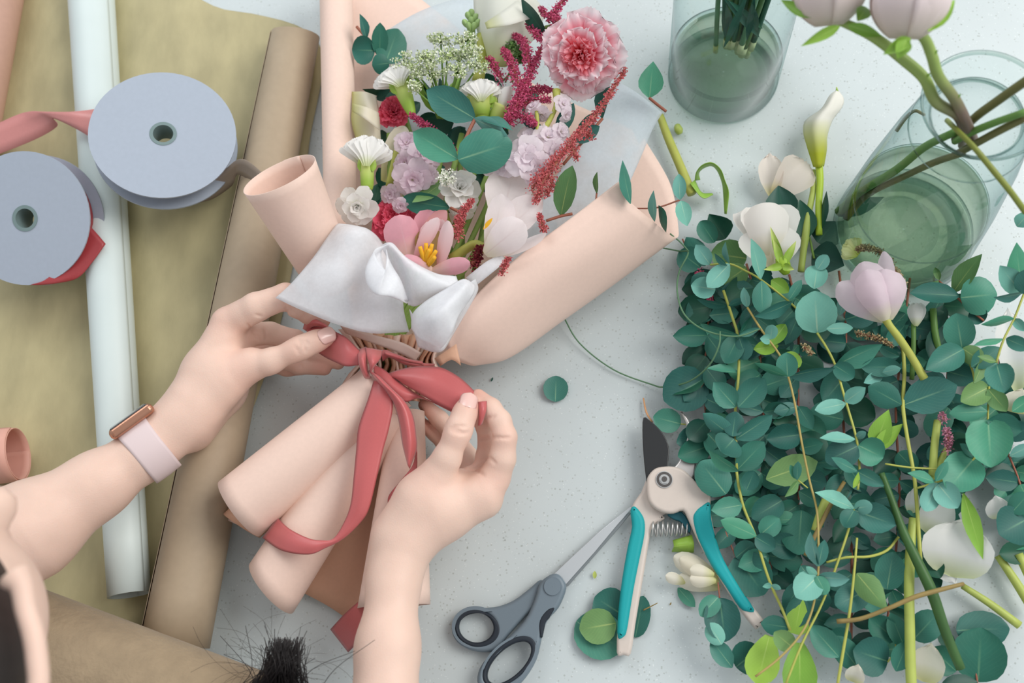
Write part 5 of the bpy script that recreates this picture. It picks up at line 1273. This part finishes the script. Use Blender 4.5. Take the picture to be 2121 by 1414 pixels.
o = blade('leaf_scrap', (*K(790, 900), .002), (*K(790, 862), .003), 9, pale_stem, None, shape='oval'); tag(o, 'tiny yellow leaf scrap right of the scissor pivot', 'scrap')
o = blade('leaf_scrap', (*K(1160, 1032), .0015), (*K(1168, 1016), .002), 3, twig_m, None, shape='oval'); tag(o, 'tiny brown speck right of the pruner handle', 'scrap')
o = blade('leaf_scrap', (1017, 790, .0015), (1021, 781, .002), 4, rose_leaf, None, shape='oval'); tag(o, 'tiny green scrap on the table above the right hand', 'scrap')
stem('fine brown leaf stalk poking out by the left pruner handle', [(*K(1030, 1055), .006, 1.5), (*K(1065, 1038), .008, 1.2), (*K(1100, 1020), .01, .8)], twig_m)
stem('thin orange stalk behind the black blade', [(*K(1030, 10), .004, 1.5), (*K(1045, 80), .006, 2), (*K(1075, 130), .006, 1.6)], mat('orange_stalk', (226, 168, 120), rough=.5))
# trailing green wire tendril
wire_m = mat('tendril_green', (92, 130, 96), rough=.5)
stem('long thin green tendril looping from the wrap to the heap', [(1164, 650, .012, 1.5), (1200, 710, .006, 1.5), (1270, 765, .004, 1.5), (1350, 796, .005, 1.6), (*A(100, 872), .012, 1.8), (*A(240, 840), .03, 1.8), (*A(350, 750), .05, 1.8), (*A(405, 640), .06, 1.8), (*A(412, 560), .06, 1.6)], wire_m, n=6)
stem('thin green tendril arching round the upper left of the heap', [(*A(60, 85), .01, 1.4), (*A(180, 108), .02, 1.6), (*A(232, 118), .03, 1.8), (*A(180, 230), .04, 1.8), (*A(172, 350), .046, 1.8), (*A(215, 470), .05, 1.8), (*A(330, 555), .056, 1.8), (*A(500, 588), .058, 1.8), (*A(640, 545), .056, 1.5)], wire_m, n=6)
stem('short tendril below the paper roll opening', [(*A(130, 10), .04, 1.6), (*A(190, 60), .036, 1.6), (*A(235, 110), .032, 1.6)], wire_m)

# ---- white rose, lilac tulip, bud in the heap
rose_p = pm('ivory_rose_petal', (226, 216, 176), (250, 245, 240), (0.0, 0.5))
t = thing('white_rose', 'white rose lying face up at the top of the heap', 'flower', P(*C(600, 1250), .02))
blade('petal', (*C(600, 1380), .03), (*C(520, 1080), .036), 88, rose_p, t, roll_=14, shape='wedge', cup=.2, bend=.2)
blade('petal', (*C(620, 1390), .036), (*C(430, 1110), .034), 60, rose_p, t, roll_=25, shape='wedge', cup=.2, bend=.15)
blade('petal', (*C(640, 1380), .034), (*C(640, 1070), .04), 84, rose_p, t, roll_=-14, shape='wedge', cup=-.2, bend=.2)
blade('petal', (*C(610, 1390), .048), (*C(560, 1060), .054), 92, rose_p, t, roll_=4, shape='wedge', cup=-.3, bend=.25)
blade('petal', (*C(600, 1395), .05), (*C(450, 1230), .044), 52, rose_p, t, roll_=10, shape='petal', cup=.2, bend=.15)
blade('petal', (*C(630, 1395), .054), (*C(690, 1190), .05), 66, rose_p, t, roll_=-20, shape='petal', cup=-.25, bend=.15)
for a, l in (((640, 1330), (595, 1185)), ((680, 1330), (730, 1260)), ((620, 1370), (560, 1410)), ((690, 1370), (720, 1410)), ((650, 1350), (610, 1250))):
    blade('sepal', (*C(660, 1390), .058), (*C(*l), .062), 17, green_cal, t, shape='ovate', cup=.3, bend=.1)
tube('hip', [(*C(650, 1345), .056, 12), (*C(665, 1390), .054, 15), (*C(680, 1430), .05, 8)], mat('rose_hip', (158, 190, 58), rough=.45), t)
tul_lil = pm('lilac_tulip_petal', (232, 228, 200), (238, 220, 228), (0.0, 0.35), noise=.05, nscale=70)
t = thing('lilac_tulip', 'closed pale lilac tulip lying on the heap', 'flower', P(*A(1330, 480), .05))
blade('petal', (*A(1345, 495), .07), (*A(1075, 290), .078), 66, tul_lil, t, roll_=18, shape='petal', cup=-.3, bend=.15)
blade('petal', (*A(1350, 495), .07), (*A(1330, 110), .08), 46, tul_lil, t, roll_=-35, shape='petal', cup=-.2, bend=.12)
blade('petal', (*A(1350, 495), .072), (*A(1210, 170), .086), 80, tul_lil, t, roll_=8, shape='petal', cup=-.35, bend=.2)
blade('petal', (*A(1350, 498), .078), (*A(1330, 210), .094), 82, tul_lil, t, roll_=-12, shape='petal', cup=-.4, bend=.24)
blade('petal', (*A(1345, 498), .084), (*A(1230, 215), .098), 70, tul_lil, t, roll_=6, shape='petal', cup=-.4, bend=.24)
tube('stalk', [(*A(1335, 470), .075, 12), (*A(1360, 520), .076, 8), (*A(1420, 600), .07, 8.5), (*A(1490, 705), .062, 8.5), (*A(1560, 825), .056, 9)], stalk_y, t)
t = thing('white_calla_bud', 'small closed white bud right of the lilac tulip', 'flower bud', P(*A(1520, 480), .03))
for f in (-.5, .5, 0): blade('petal', (*A(1512, 530), .032+.003*(f == 0)), (*A(1520+f*40, 400), .036+.004*(f == 0)), 26, white_p, t, roll_=-f*50, shape='petal', cup=-.35, bend=.15)
side_bloom('yellow-green faded flower under the tilted vase', A(1190, 130), A(1110, 60), 52, .03, mt=pm('faded_petal', (190, 200, 90), (234, 236, 180), (0, .6)), name='faded_bloom', petals=6)
def Apl(label, br, w, h, m_, seed, dens=1.3):
    return plume(label, [[((A(*q)[0]-640)*2.525, A(*q)[1]*2.525) for q in bb] for bb in br], w, h, m_, dens=dens, seed=seed, name='astilbe_sprig')
dry_m = mat('dry_floret', (190, 172, 132), rough=.7, noise=.3, nscale=900)
Apl('lilac astilbe sprig beside the pale straw stem', [[(1690, 1230), (1695, 1160), (1685, 1110)], [(1670, 1060), (1660, 1020)]], 11, .05, mat('lilac_floret', (204, 140, 160), rough=.6, noise=.25, nscale=900), 31)
Apl('dry beige flower spike behind the lilac tulip', [[(1440, 310), (1390, 210), (1320, 120), (1240, 90), (1180, 100)]], 9, .05, dry_m, 32)
Apl('dry flower spike below the lilac tulip', [[(1180, 570), (1300, 600), (1380, 640)], [(880, 640), (930, 690)]], 7, .045, dry_m, 33, .9)
Apl('red floret scrap at the left tip of the heap', [[(300, 225), (275, 280)], [(350, 360), (360, 405)]], 7, .014, ast_m, 34)
# ================================================================ pruners
beige = mat('beige_alloy', (208, 196, 186), rough=.38, noise=.015, nscale=300, spec=.5)
teal = mat('teal_grip', (16, 160, 164), rough=.6, bump=.05, bscale=900)
blk = mat('black_blade', (26, 28, 30), rough=.35, spec=.6)
steel = mat('steel', (206, 206, 204), rough=.28, metal=.75)
KP = lambda pts: [K(*p) for p in pts]
t = thing('pruners', 'pruning shears with teal grips and a black blade', 'pruners', P(*K(1133, 412), 0))
plate('cutting_blade', KP([(1030, 106), (1068, 125), (1112, 165), (1145, 218), (1157, 270), (1150, 345), (1150, 420), (1060, 450), (1043, 400), (1032, 300), (1026, 200)]), .016, .003, blk, t, bev=.0007)
plate('hook_blade', KP([(1212, 72), (1240, 95), (1264, 138), (1284, 205), (1291, 285), (1282, 390), (1250, 420), (1190, 420), (1160, 400), (1160, 350), (1186, 345), (1216, 300), (1238, 225), (1243, 150), (1228, 108)]), .010, .006, mat('satin_alloy', (214, 210, 206), rough=.3, metal=.5), t, bev=.0015)
plate('lower_handle', KP([(1060, 400), (1020, 470), (985, 520), (968, 562), (974, 625), (958, 725), (930, 860), (911, 1050), (898, 1262), (933, 1276), (968, 1270), (990, 1130), (1015, 980), (1040, 830), (1060, 705), (1078, 640), (1135, 603), (1128, 585), (1160, 560), (1160, 470)]), .005, .010, beige, t, bev=.0030, seg=4)
plate('left_grip', KP([(966, 562), (985, 540), (1015, 568), (1036, 612), (1036, 680), (1012, 800), (986, 930), (966, 1050), (950, 1150), (936, 1184), (904, 1190), (905, 1080), (925, 900), (953, 740), (974, 640)]), .006, .0125, teal, t, bev=.0038, seg=4)
plate('upper_handle', KP([(1047, 420), (1058, 385), (1085, 357), (1120, 346), (1180, 345), (1235, 366), (1285, 415), (1345, 468), (1363, 495), (1362, 560), (1378, 650), (1405, 745), (1450, 850), (1550, 1005), (1628, 1108), (1622, 1125), (1592, 1148), (1580, 1142), (1520, 1070), (1440, 950), (1350, 800), (1290, 690), (1252, 605), (1226, 562), (1180, 576), (1130, 572), (1080, 546), (1052, 500)]), .0165, .008, beige, t, bev=.0028, seg=4)
plate('right_grip', KP([(1276, 600), (1290, 565), (1318, 540), (1359, 521), (1366, 600), (1390, 700), (1430, 808), (1500, 930), (1580, 1052), (1545, 1063), (1505, 1040), (1440, 940), (1380, 850), (1330, 760), (1292, 675)]), .0165, .0105, teal, t, bev=.0035, seg=4)
plate('spring_seat', KP([(1150, 580), (1220, 570), (1262, 640), (1255, 672), (1215, 620), (1180, 606)]), .010, .006, mat('dark_teal', (18, 92, 104), rough=.5), t, bev=.001)
bx, by = K(1133, 412)
w = thing_bolt = link('pivot_washer', ring_mesh('pivot_washer', 0.001, 17.5, 0, 2.2, 32), steel, t, Matrix.Translation(P(bx, by, .0246)) @ Matrix.Scale(S(bx, by, .025), 4))
link('washer_groove', ring_mesh('washer_groove', 11, 16, 2.0, 2.6, 32), mat('dark_steel', (96, 92, 90), rough=.4, metal=.6), w, Matrix.Translation(P(bx, by, .0246)) @ Matrix.Scale(S(bx, by, .025), 4))
nut = mesh_data('pivot_nut', *(lambda n=6: ([(10*math.cos(k*math.pi/3), 10*math.sin(k*math.pi/3), z) for z in (2, 7) for k in range(6)], [tuple(range(6))[::-1], tuple(range(6, 12))]+[(k, (k+1) % 6, 6+(k+1) % 6, 6+k) for k in range(6)]))(), smooth=False)
o = link('pivot_nut', nut, steel, t, Matrix.Translation(P(bx, by, .0246)) @ Matrix.Scale(S(bx, by, .025), 4)); bevel(o, .0004)
link('pivot_screw', ring_mesh('pivot_screw', 0.5, 5.5, 6.5, 9.5, 24), MATS['dark_steel'], t, Matrix.Translation(P(bx, by, .0246)) @ Matrix.Scale(S(bx, by, .025), 4))
a, c = np.array(P(*K(1070, 655), .013)), np.array(P(*K(1262, 655), .013)); ax = (c-a)/np.linalg.norm(c-a); up_ = np.array((0, 0, 1.0)); sd = np.cross(ax, up_)
pts = []
for k in range(8*16+1):
    f = k/(8*16); th = 2*math.pi*8*f; rr = 14*S(*K(1160, 655), .013)*(1.15-.3*abs(f-.15))
    pts.append(a+(c-a)*f+rr*(sd*math.cos(th)+up_*math.sin(th)*.75))
V, Fc, uv = sweep(np.array(pts), np.full(len(pts), .0007), 6)
link('spring', mesh_data('spring', V, Fc, uv), steel, t)
# ================================================================ scissors
sc_g = mat('grey_plastic', (112, 126, 136), rough=.42, spec=.45)
sc_d = mat('dark_rubber', (34, 42, 52), rough=.6)
t = thing('scissors', 'grey-handled scissors lying open-looped below the pruners', 'scissors', P(*K(582, 940), 0))
plate('under_blade', KP([(560, 900), (700, 790), (850, 665), (962, 572), (968, 578), (905, 655), (800, 775), (660, 935), (600, 960)]), .0035, .0022, mat('dark_blade', (150, 156, 158), rough=.3, metal=.8), t, bev=.0003, smooth=1)
plate('upper_blade', KP([(585, 880), (700, 772), (825, 658), (966, 545), (972, 556), (900, 636), (790, 768), (650, 925), (600, 950)]), .006, .0022, mat('blade_steel', (212, 216, 218), rough=.25, metal=.6), t, bev=.0003, smooth=1)
plate('left_handle', KP([(520, 905), (470, 945), (385, 1008), (290, 1040), (175, 1043), (108, 1074), (81, 1145), (108, 1212), (180, 1254), (275, 1262), (322, 1238), (360, 1182), (450, 1082), (540, 1010), (560, 930)]), .002, .009, sc_g, t, holes=[KP(ell(205, 1140, 100, 84, 8))], bev=.0034, seg=4)
plate('left_loop_lining', KP(ell(212, 1148, 114, 92, 8)), .0025, .0088, sc_d, t, holes=[KP(ell(203, 1140, 87, 74, 8))], bev=.002)
plate('right_handle', KP([(582, 874), (622, 886), (646, 925), (644, 965), (610, 1042), (562, 1095), (535, 1150), (523, 1210), (500, 1300), (446, 1390), (380, 1450), (290, 1475), (222, 1440), (208, 1385), (238, 1312), (330, 1220), (440, 1108), (492, 1000), (520, 918)]), .0065, .010, sc_g, t, holes=[KP(ell(368, 1312, 148, 76, -43))], bev=.0036, seg=4)
plate('right_loop_lining', KP(ell(368, 1308, 164, 90, -43)), .007, .0098, sc_d, t, holes=[KP(ell(366, 1314, 136, 66, -43))], bev=.002)
plate('thumb_pad', KP([(592, 1044), (560, 1050), (525, 1090), (514, 1135), (522, 1185), (530, 1185), (545, 1120), (566, 1090)]), .0075, .0096, sc_d, t, bev=.0014)
bx, by = K(582, 940)
o = link('pivot_cap', ring_mesh('pivot_cap', 0.3, 17.5, 0, 4, 40), sc_g, t, Matrix.Translation(P(bx, by, .0162)) @ Matrix.Scale(S(bx, by, .017), 4)); bevel(o, .0012, 3)

# ================================================================ glass vases
glass = glass_mat('clear_glass', (244, 250, 249), (150, 184, 184), gloss=.7, power=5, base=.02, tpow=4)
glass_rim = glass_mat('glass_rim', (236, 243, 240), (110, 146, 146), gloss=.8, power=4, base=.04, tpow=2)
water = glass_mat('water', (232, 236, 226), (180, 194, 178), gloss=.15, power=5, base=.01, tpow=3)
def lathe(prof, n=72):
    V = []; Fc = []; m_ = len(prof)
    for k in range(n):
        a = 2*math.pi*k/n
        V += [(r*math.cos(a), r*math.sin(a), z) for r, z in prof]
    for k in range(n):
        k2 = (k+1) % n
        for i in range(m_-1): Fc.append((k*m_+i, k2*m_+i, k2*m_+i+1, k*m_+i+1))
    return V, Fc
def lathe_obj(name, prof, m_, parent, loc, rot=None):
    V, Fc = lathe(prof)
    return link(name, mesh_data(name, V, Fc), m_, parent, Matrix.Translation(loc) @ (rot or Matrix.Identity(4)))
vb = P(1497, 158, 0); r = 113*S(1497, 158, 0)
t = thing('glass_vase', 'tall clear glass cylinder vase of water with stem ends', 'vase', vb)
lathe_obj('glass_wall', [(.001, .001), (r*.9, .001), (r, .004), (r, .21), (r-.0015, .213), (r-.003, .21)], glass, t, vb)
lathe_obj('water_line', [(r-.0075, .036), (r-.004, .0375), (r-.0015, .0385), (r-.004, .0362), (r-.0075, .0355)], glass_rim, t, vb)
lathe_obj('thick_base', [(r*.8, .0005), (r*.96, .0012), (r*.995, .005), (r*.96, .009), (r*.8, .006)], glass_rim, t, vb)
lathe_obj('water', [(.001, .008), (r-.0045, .012), (r-.0042, .036), (.001, .0362)], water, t, vb)
glass_stem = mat('wet_stem', (84, 130, 96), rough=.35, noise=.15, nscale=60)
glass_end = mat('cut_stem_end', (198, 208, 160), rough=.5)
vst = thing('vase_stems', 'bunch of cut green stems standing in the tall vase', 'stems', vb+Vector((0, 0, .02)))
r5 = random.Random(3)
for k in range(20):
    ang = k*2.4; q = (.15+.8*((k*7) % 20)/20)*.02
    e = vb+Vector((math.cos(ang)*q+.010, math.sin(ang)*q+.012, r5.uniform(.015, .045))); top = vb+Vector((math.cos(ang+.8)*q*1.7+.012, math.sin(ang+.8)*q*1.7+.022, .25))
    w_ = np.array([e, (e+top)/2+Vector((r5.uniform(-.006, .006), r5.uniform(-.004, .004), 0)), top])
    w_ = resample(w_, 5); rr = r5.uniform(.0022, .0036)
    V, Fc, uv = sweep(w_, np.full(len(w_), rr), 8)
    sobj = link('stem', mesh_data('stem', V, Fc, uv), r5.choice([glass_stem, glass_stem, dark_stem, rose_leaf]), vst)
    V, Fc, uv = sweep(np.array([np.array(e)-(w_[1]-w_[0])*.06, np.array(e)+(w_[1]-w_[0])*.5]), np.full(2, rr*1.08), 8)
    link('cut_end', mesh_data('cut_end', V, Fc, uv), glass_end, sobj)
for k in range(7):
    blade('leaf', (1530+r5.uniform(-40, 50), 80+r5.uniform(-40, 20), .12), (1520+r5.uniform(-50, 50), -10+r5.uniform(-20, 30), .16), 16, rose_leaf, vst, shape='lance')
# bottle vase with flared rim on the right
vb2 = P(1866, 483, 0); s0 = S(1866, 483, 0); R0 = 140*s0
t = thing('glass_vase', 'wide-rimmed clear glass vase holding rose stems at the right', 'vase', vb2)
hv = .22
lathe_obj('glass_wall', [(.001, .001), (R0*.93, .001), (R0, .005), (R0*.99, .02), (R0*.9, .09), (R0*.78, .155), (R0*.70, .184), (R0*.60, .196), (R0*.52, .201), (R0*.52, .205), (R0*.60, .213), (R0*.70, hv)], glass, t, vb2)
lathe_obj('rim', [(R0*.672, hv-.001), (R0*.705, hv), (R0*.712, hv+.0015), (R0*.69, hv+.0022), (R0*.672, hv+.0005), (R0*.672, hv-.001)], glass_rim, t, vb2)
lathe_obj('neck_ring', [(R0*.505, .2), (R0*.53, .2015), (R0*.532, .2045), (R0*.51, .205), (R0*.505, .2)], glass_rim, t, vb2)
lathe_obj('shoulder_ring', [(R0*.68, .1850), (R0*.702, .186), (R0*.685, .1875)], glass_rim, t, vb2)
lathe_obj('thick_base', [(R0*.82, .0008), (R0*.96, .0012), (R0*.997, .005), (R0*.96, .012), (R0*.82, .008), (R0*.5, .009)], glass_rim, t, vb2)
lathe_obj('water', [(.001, .0095), (R0*.95, .0125), (R0*.90, .062), (.001, .0623)], water, t, vb2)
lathe_obj('water_line', [(R0*.875, .0622), (R0*.9, .0628), (R0*.91, .0645), (R0*.895, .0633), (R0*.875, .0626)], glass_rim, t, vb2)
# ================================================================ roses in that vase
rosebud_p = pm('blush_rose_petal', (238, 228, 214), (250, 240, 240), (0.0, 0.5))
def rosebud(label, x, y, h, W, L, ang, stem_pts, sep):
    """egg-shaped bloom, its foot at (x, y), pointing along picture angle ang"""
    h *= 1.11; stem_pts = [(q[0], q[1], q[2]*1.11, q[3]) for q in stem_pts]
    M = frame(x, y, h) @ Matrix.Rotation(math.radians(ang-90), 4, 'Z')
    t = thing('rose', label, 'flower', M.translation, 'roses in the wide-rimmed vase')
    for k in range(8):
        a0 = k*2.4+(-1.0 if k else .4); span = 2.6-.12*k; off = 1.0-.03*k if k < 5 else .85-.05*(k-5)
        V = []; UV = []; nu, nv = 16, 14
        for j in range(nv+1):
            v = j/nv; yy = L*(v*(1.0-.02*k)); rad = W/2*off*math.sin(math.pi*min(1, (.06+.80*v)))**.6*(1.0 if v < .75 else 1-.25*(v-.75))
            for i in range(nu+1):
                u = i/nu; e = abs(2*u-1); a = a0+span*(u-.5)
                lift = 1+.05*e**4+.015*k*0
                dy = -L*.16*e**2*v
                V.append((rad*lift*math.sin(a), yy+dy, rad*lift*math.cos(a))); UV.append((u, v))
        Fc = [(j*(nu+1)+i, j*(nu+1)+i+1, (j+1)*(nu+1)+i+1, (j+1)*(nu+1)+i) for j in range(nv) for i in range(nu)]
        o = link('petal', mesh_data('petal', V, Fc, UV), rosebud_p, t, M); solidify(o, .0006)
    for bs, tp, w_ in sep:
        blade('sepal', (*bs, h+.012), (*tp, h+.006), w_, bright_leaf, t, shape='ovate', cup=.25, bend=.12)
    tube('stalk', stem_pts, mat('rose_stem', (142, 166, 88), rough=.45, tip=(118, 100, 88), tipr=(.45, .75), noise=.1, nscale=60), t, n=6, seg=12)
    for f in (.45, .8):
        i = int(f*(len(stem_pts)-1)); q = stem_pts[i]
        blade('thorn', (q[0], q[1], q[2]+.002), (q[0]+14, q[1]-12, q[2]+.006), 7, bright_leaf, t, shape='ovate')
    return t
rosebud('blush white rose at the top edge left of its twin', *C(900, 135), .255, 152, 150, 96, [(*C(960, 110), .255, 9), (*C(1130, 190), .248, 11), (*C(1290, 310), .24, 12), (*C(1400, 410), .232, 12), (*C(1460, 530), .222, 12), (*C(1570, 600), .208, 11), (*C(1605, 680), .19, 10), (*C(1600, 760), .15, 9)],
        [(C(960, 135), C(755, 242), 24), (C(1000, 130), C(1180, 190), 26), (C(1050, 110), C(1100, 40), 34), (C(820, 90), C(650, 0), 26)])
rosebud('blush white rose at the top edge right of its twin', *C(1290, 205), .265, 158, 165, 88, [(*C(1330, 150), .265, 10), (*C(1400, 200), .26, 11), (*C(1440, 290), .25, 11.5), (*C(1475, 400), .24, 11.5), (*C(1560, 520), .225, 11.5), (*C(1620, 640), .205, 11), (*C(1660, 740), .18, 10)],
        [(C(1330, 200), C(1185, 285), 30), (C(1310, 205), C(1260, 310), 34), (C(1420, 165), C(1560, 0), 34), (C(1440, 140), C(1540, 40), 20)])
def vstem(label, pts, m_): return stem(label, [(q[0], q[1], q[2]*1.11, q[3]) for q in pts], m_, name='rose_cutting', n=5)
vstem('dark rose stem leaving the wide vase to the upper right', [(*C(1560, 730), .165, 8), (*C(1660, 620), .196, 9), (*C(1780, 530), .212, 9.5), (*C(1930, 425), .23, 10), (*C(2050, 350), .245, 10)], mat('olive_stem', (104, 104, 60), rough=.45, noise=.12, nscale=60))
vstem('green rose stem leaving the wide vase to the right', [(*C(1560, 740), .17, 7), (*C(1640, 695), .195, 8), (*C(1760, 645), .21, 8), (*C(1930, 585), .225, 8)], MATS['mid_green_stem'])
vstem('brown rose stem low at the right of the wide vase', [(*C(1580, 800), .165, 8), (*C(1680, 745), .192, 8), (*C(1800, 680), .206, 8.5), (*C(1940, 610), .22, 9)], MATS['olive_stem'])
vstem('long green eucalyptus stalk crossing the vase rim', [(*C(1520, 630), .19, 5.5), (*C(1560, 670), .204, 5.5), (*C(1660, 770), .21, 6), (*C(1760, 890), .205, 6.5), (*C(1850, 1000), .2, 6.5), (*C(1930, 1110), .19, 6.5)], mat('olive_green_stalk', (128, 138, 60), rough=.45, noise=.1, nscale=60))
vstem('thick green stem standing inside the wide vase', [(*C(955, 1110), .014, 11), (*C(1060, 1010), .04, 8), (*C(1250, 890), .09, 8.5), (*C(1400, 770), .135, 8.5), (*C(1560, 690), .178, 8)], MATS['mid_green_stem'])
vstem('brown stem standing inside the wide vase', [(*C(990, 1140), .014, 8), (*C(1100, 1020), .04, 7), (*C(1300, 920), .09, 7), (*C(1450, 850), .13, 7.5), (*C(1600, 800), .172, 7.5)], MATS['olive_stem'])
vstem('short brown twig behind the vase shoulder', [(*C(1255, 685), .05, 4), (*C(1300, 620), .06, 4), (*C(1350, 580), .07, 3.5), (*C(1400, 600), .08, 3)], twig_m)
o = blade('sunken_leaf', (*C(950, 1130), .018), (*C(1190, 1030), .026), 34, rose_leaf, None, shape='lance'); tag(o, 'dark leaf sunk at the foot of the vase stems', 'leaf')
t = thing('eucalyptus_leaf', 'blue-green leaf at the right picture edge below the vase', 'leaf', P(*C(1920, 1180), .1))
blade('blade', (*C(1885, 1185), .10), (*C(1960, 1100), .11), 34, euc_lite, t, shape='ovate')
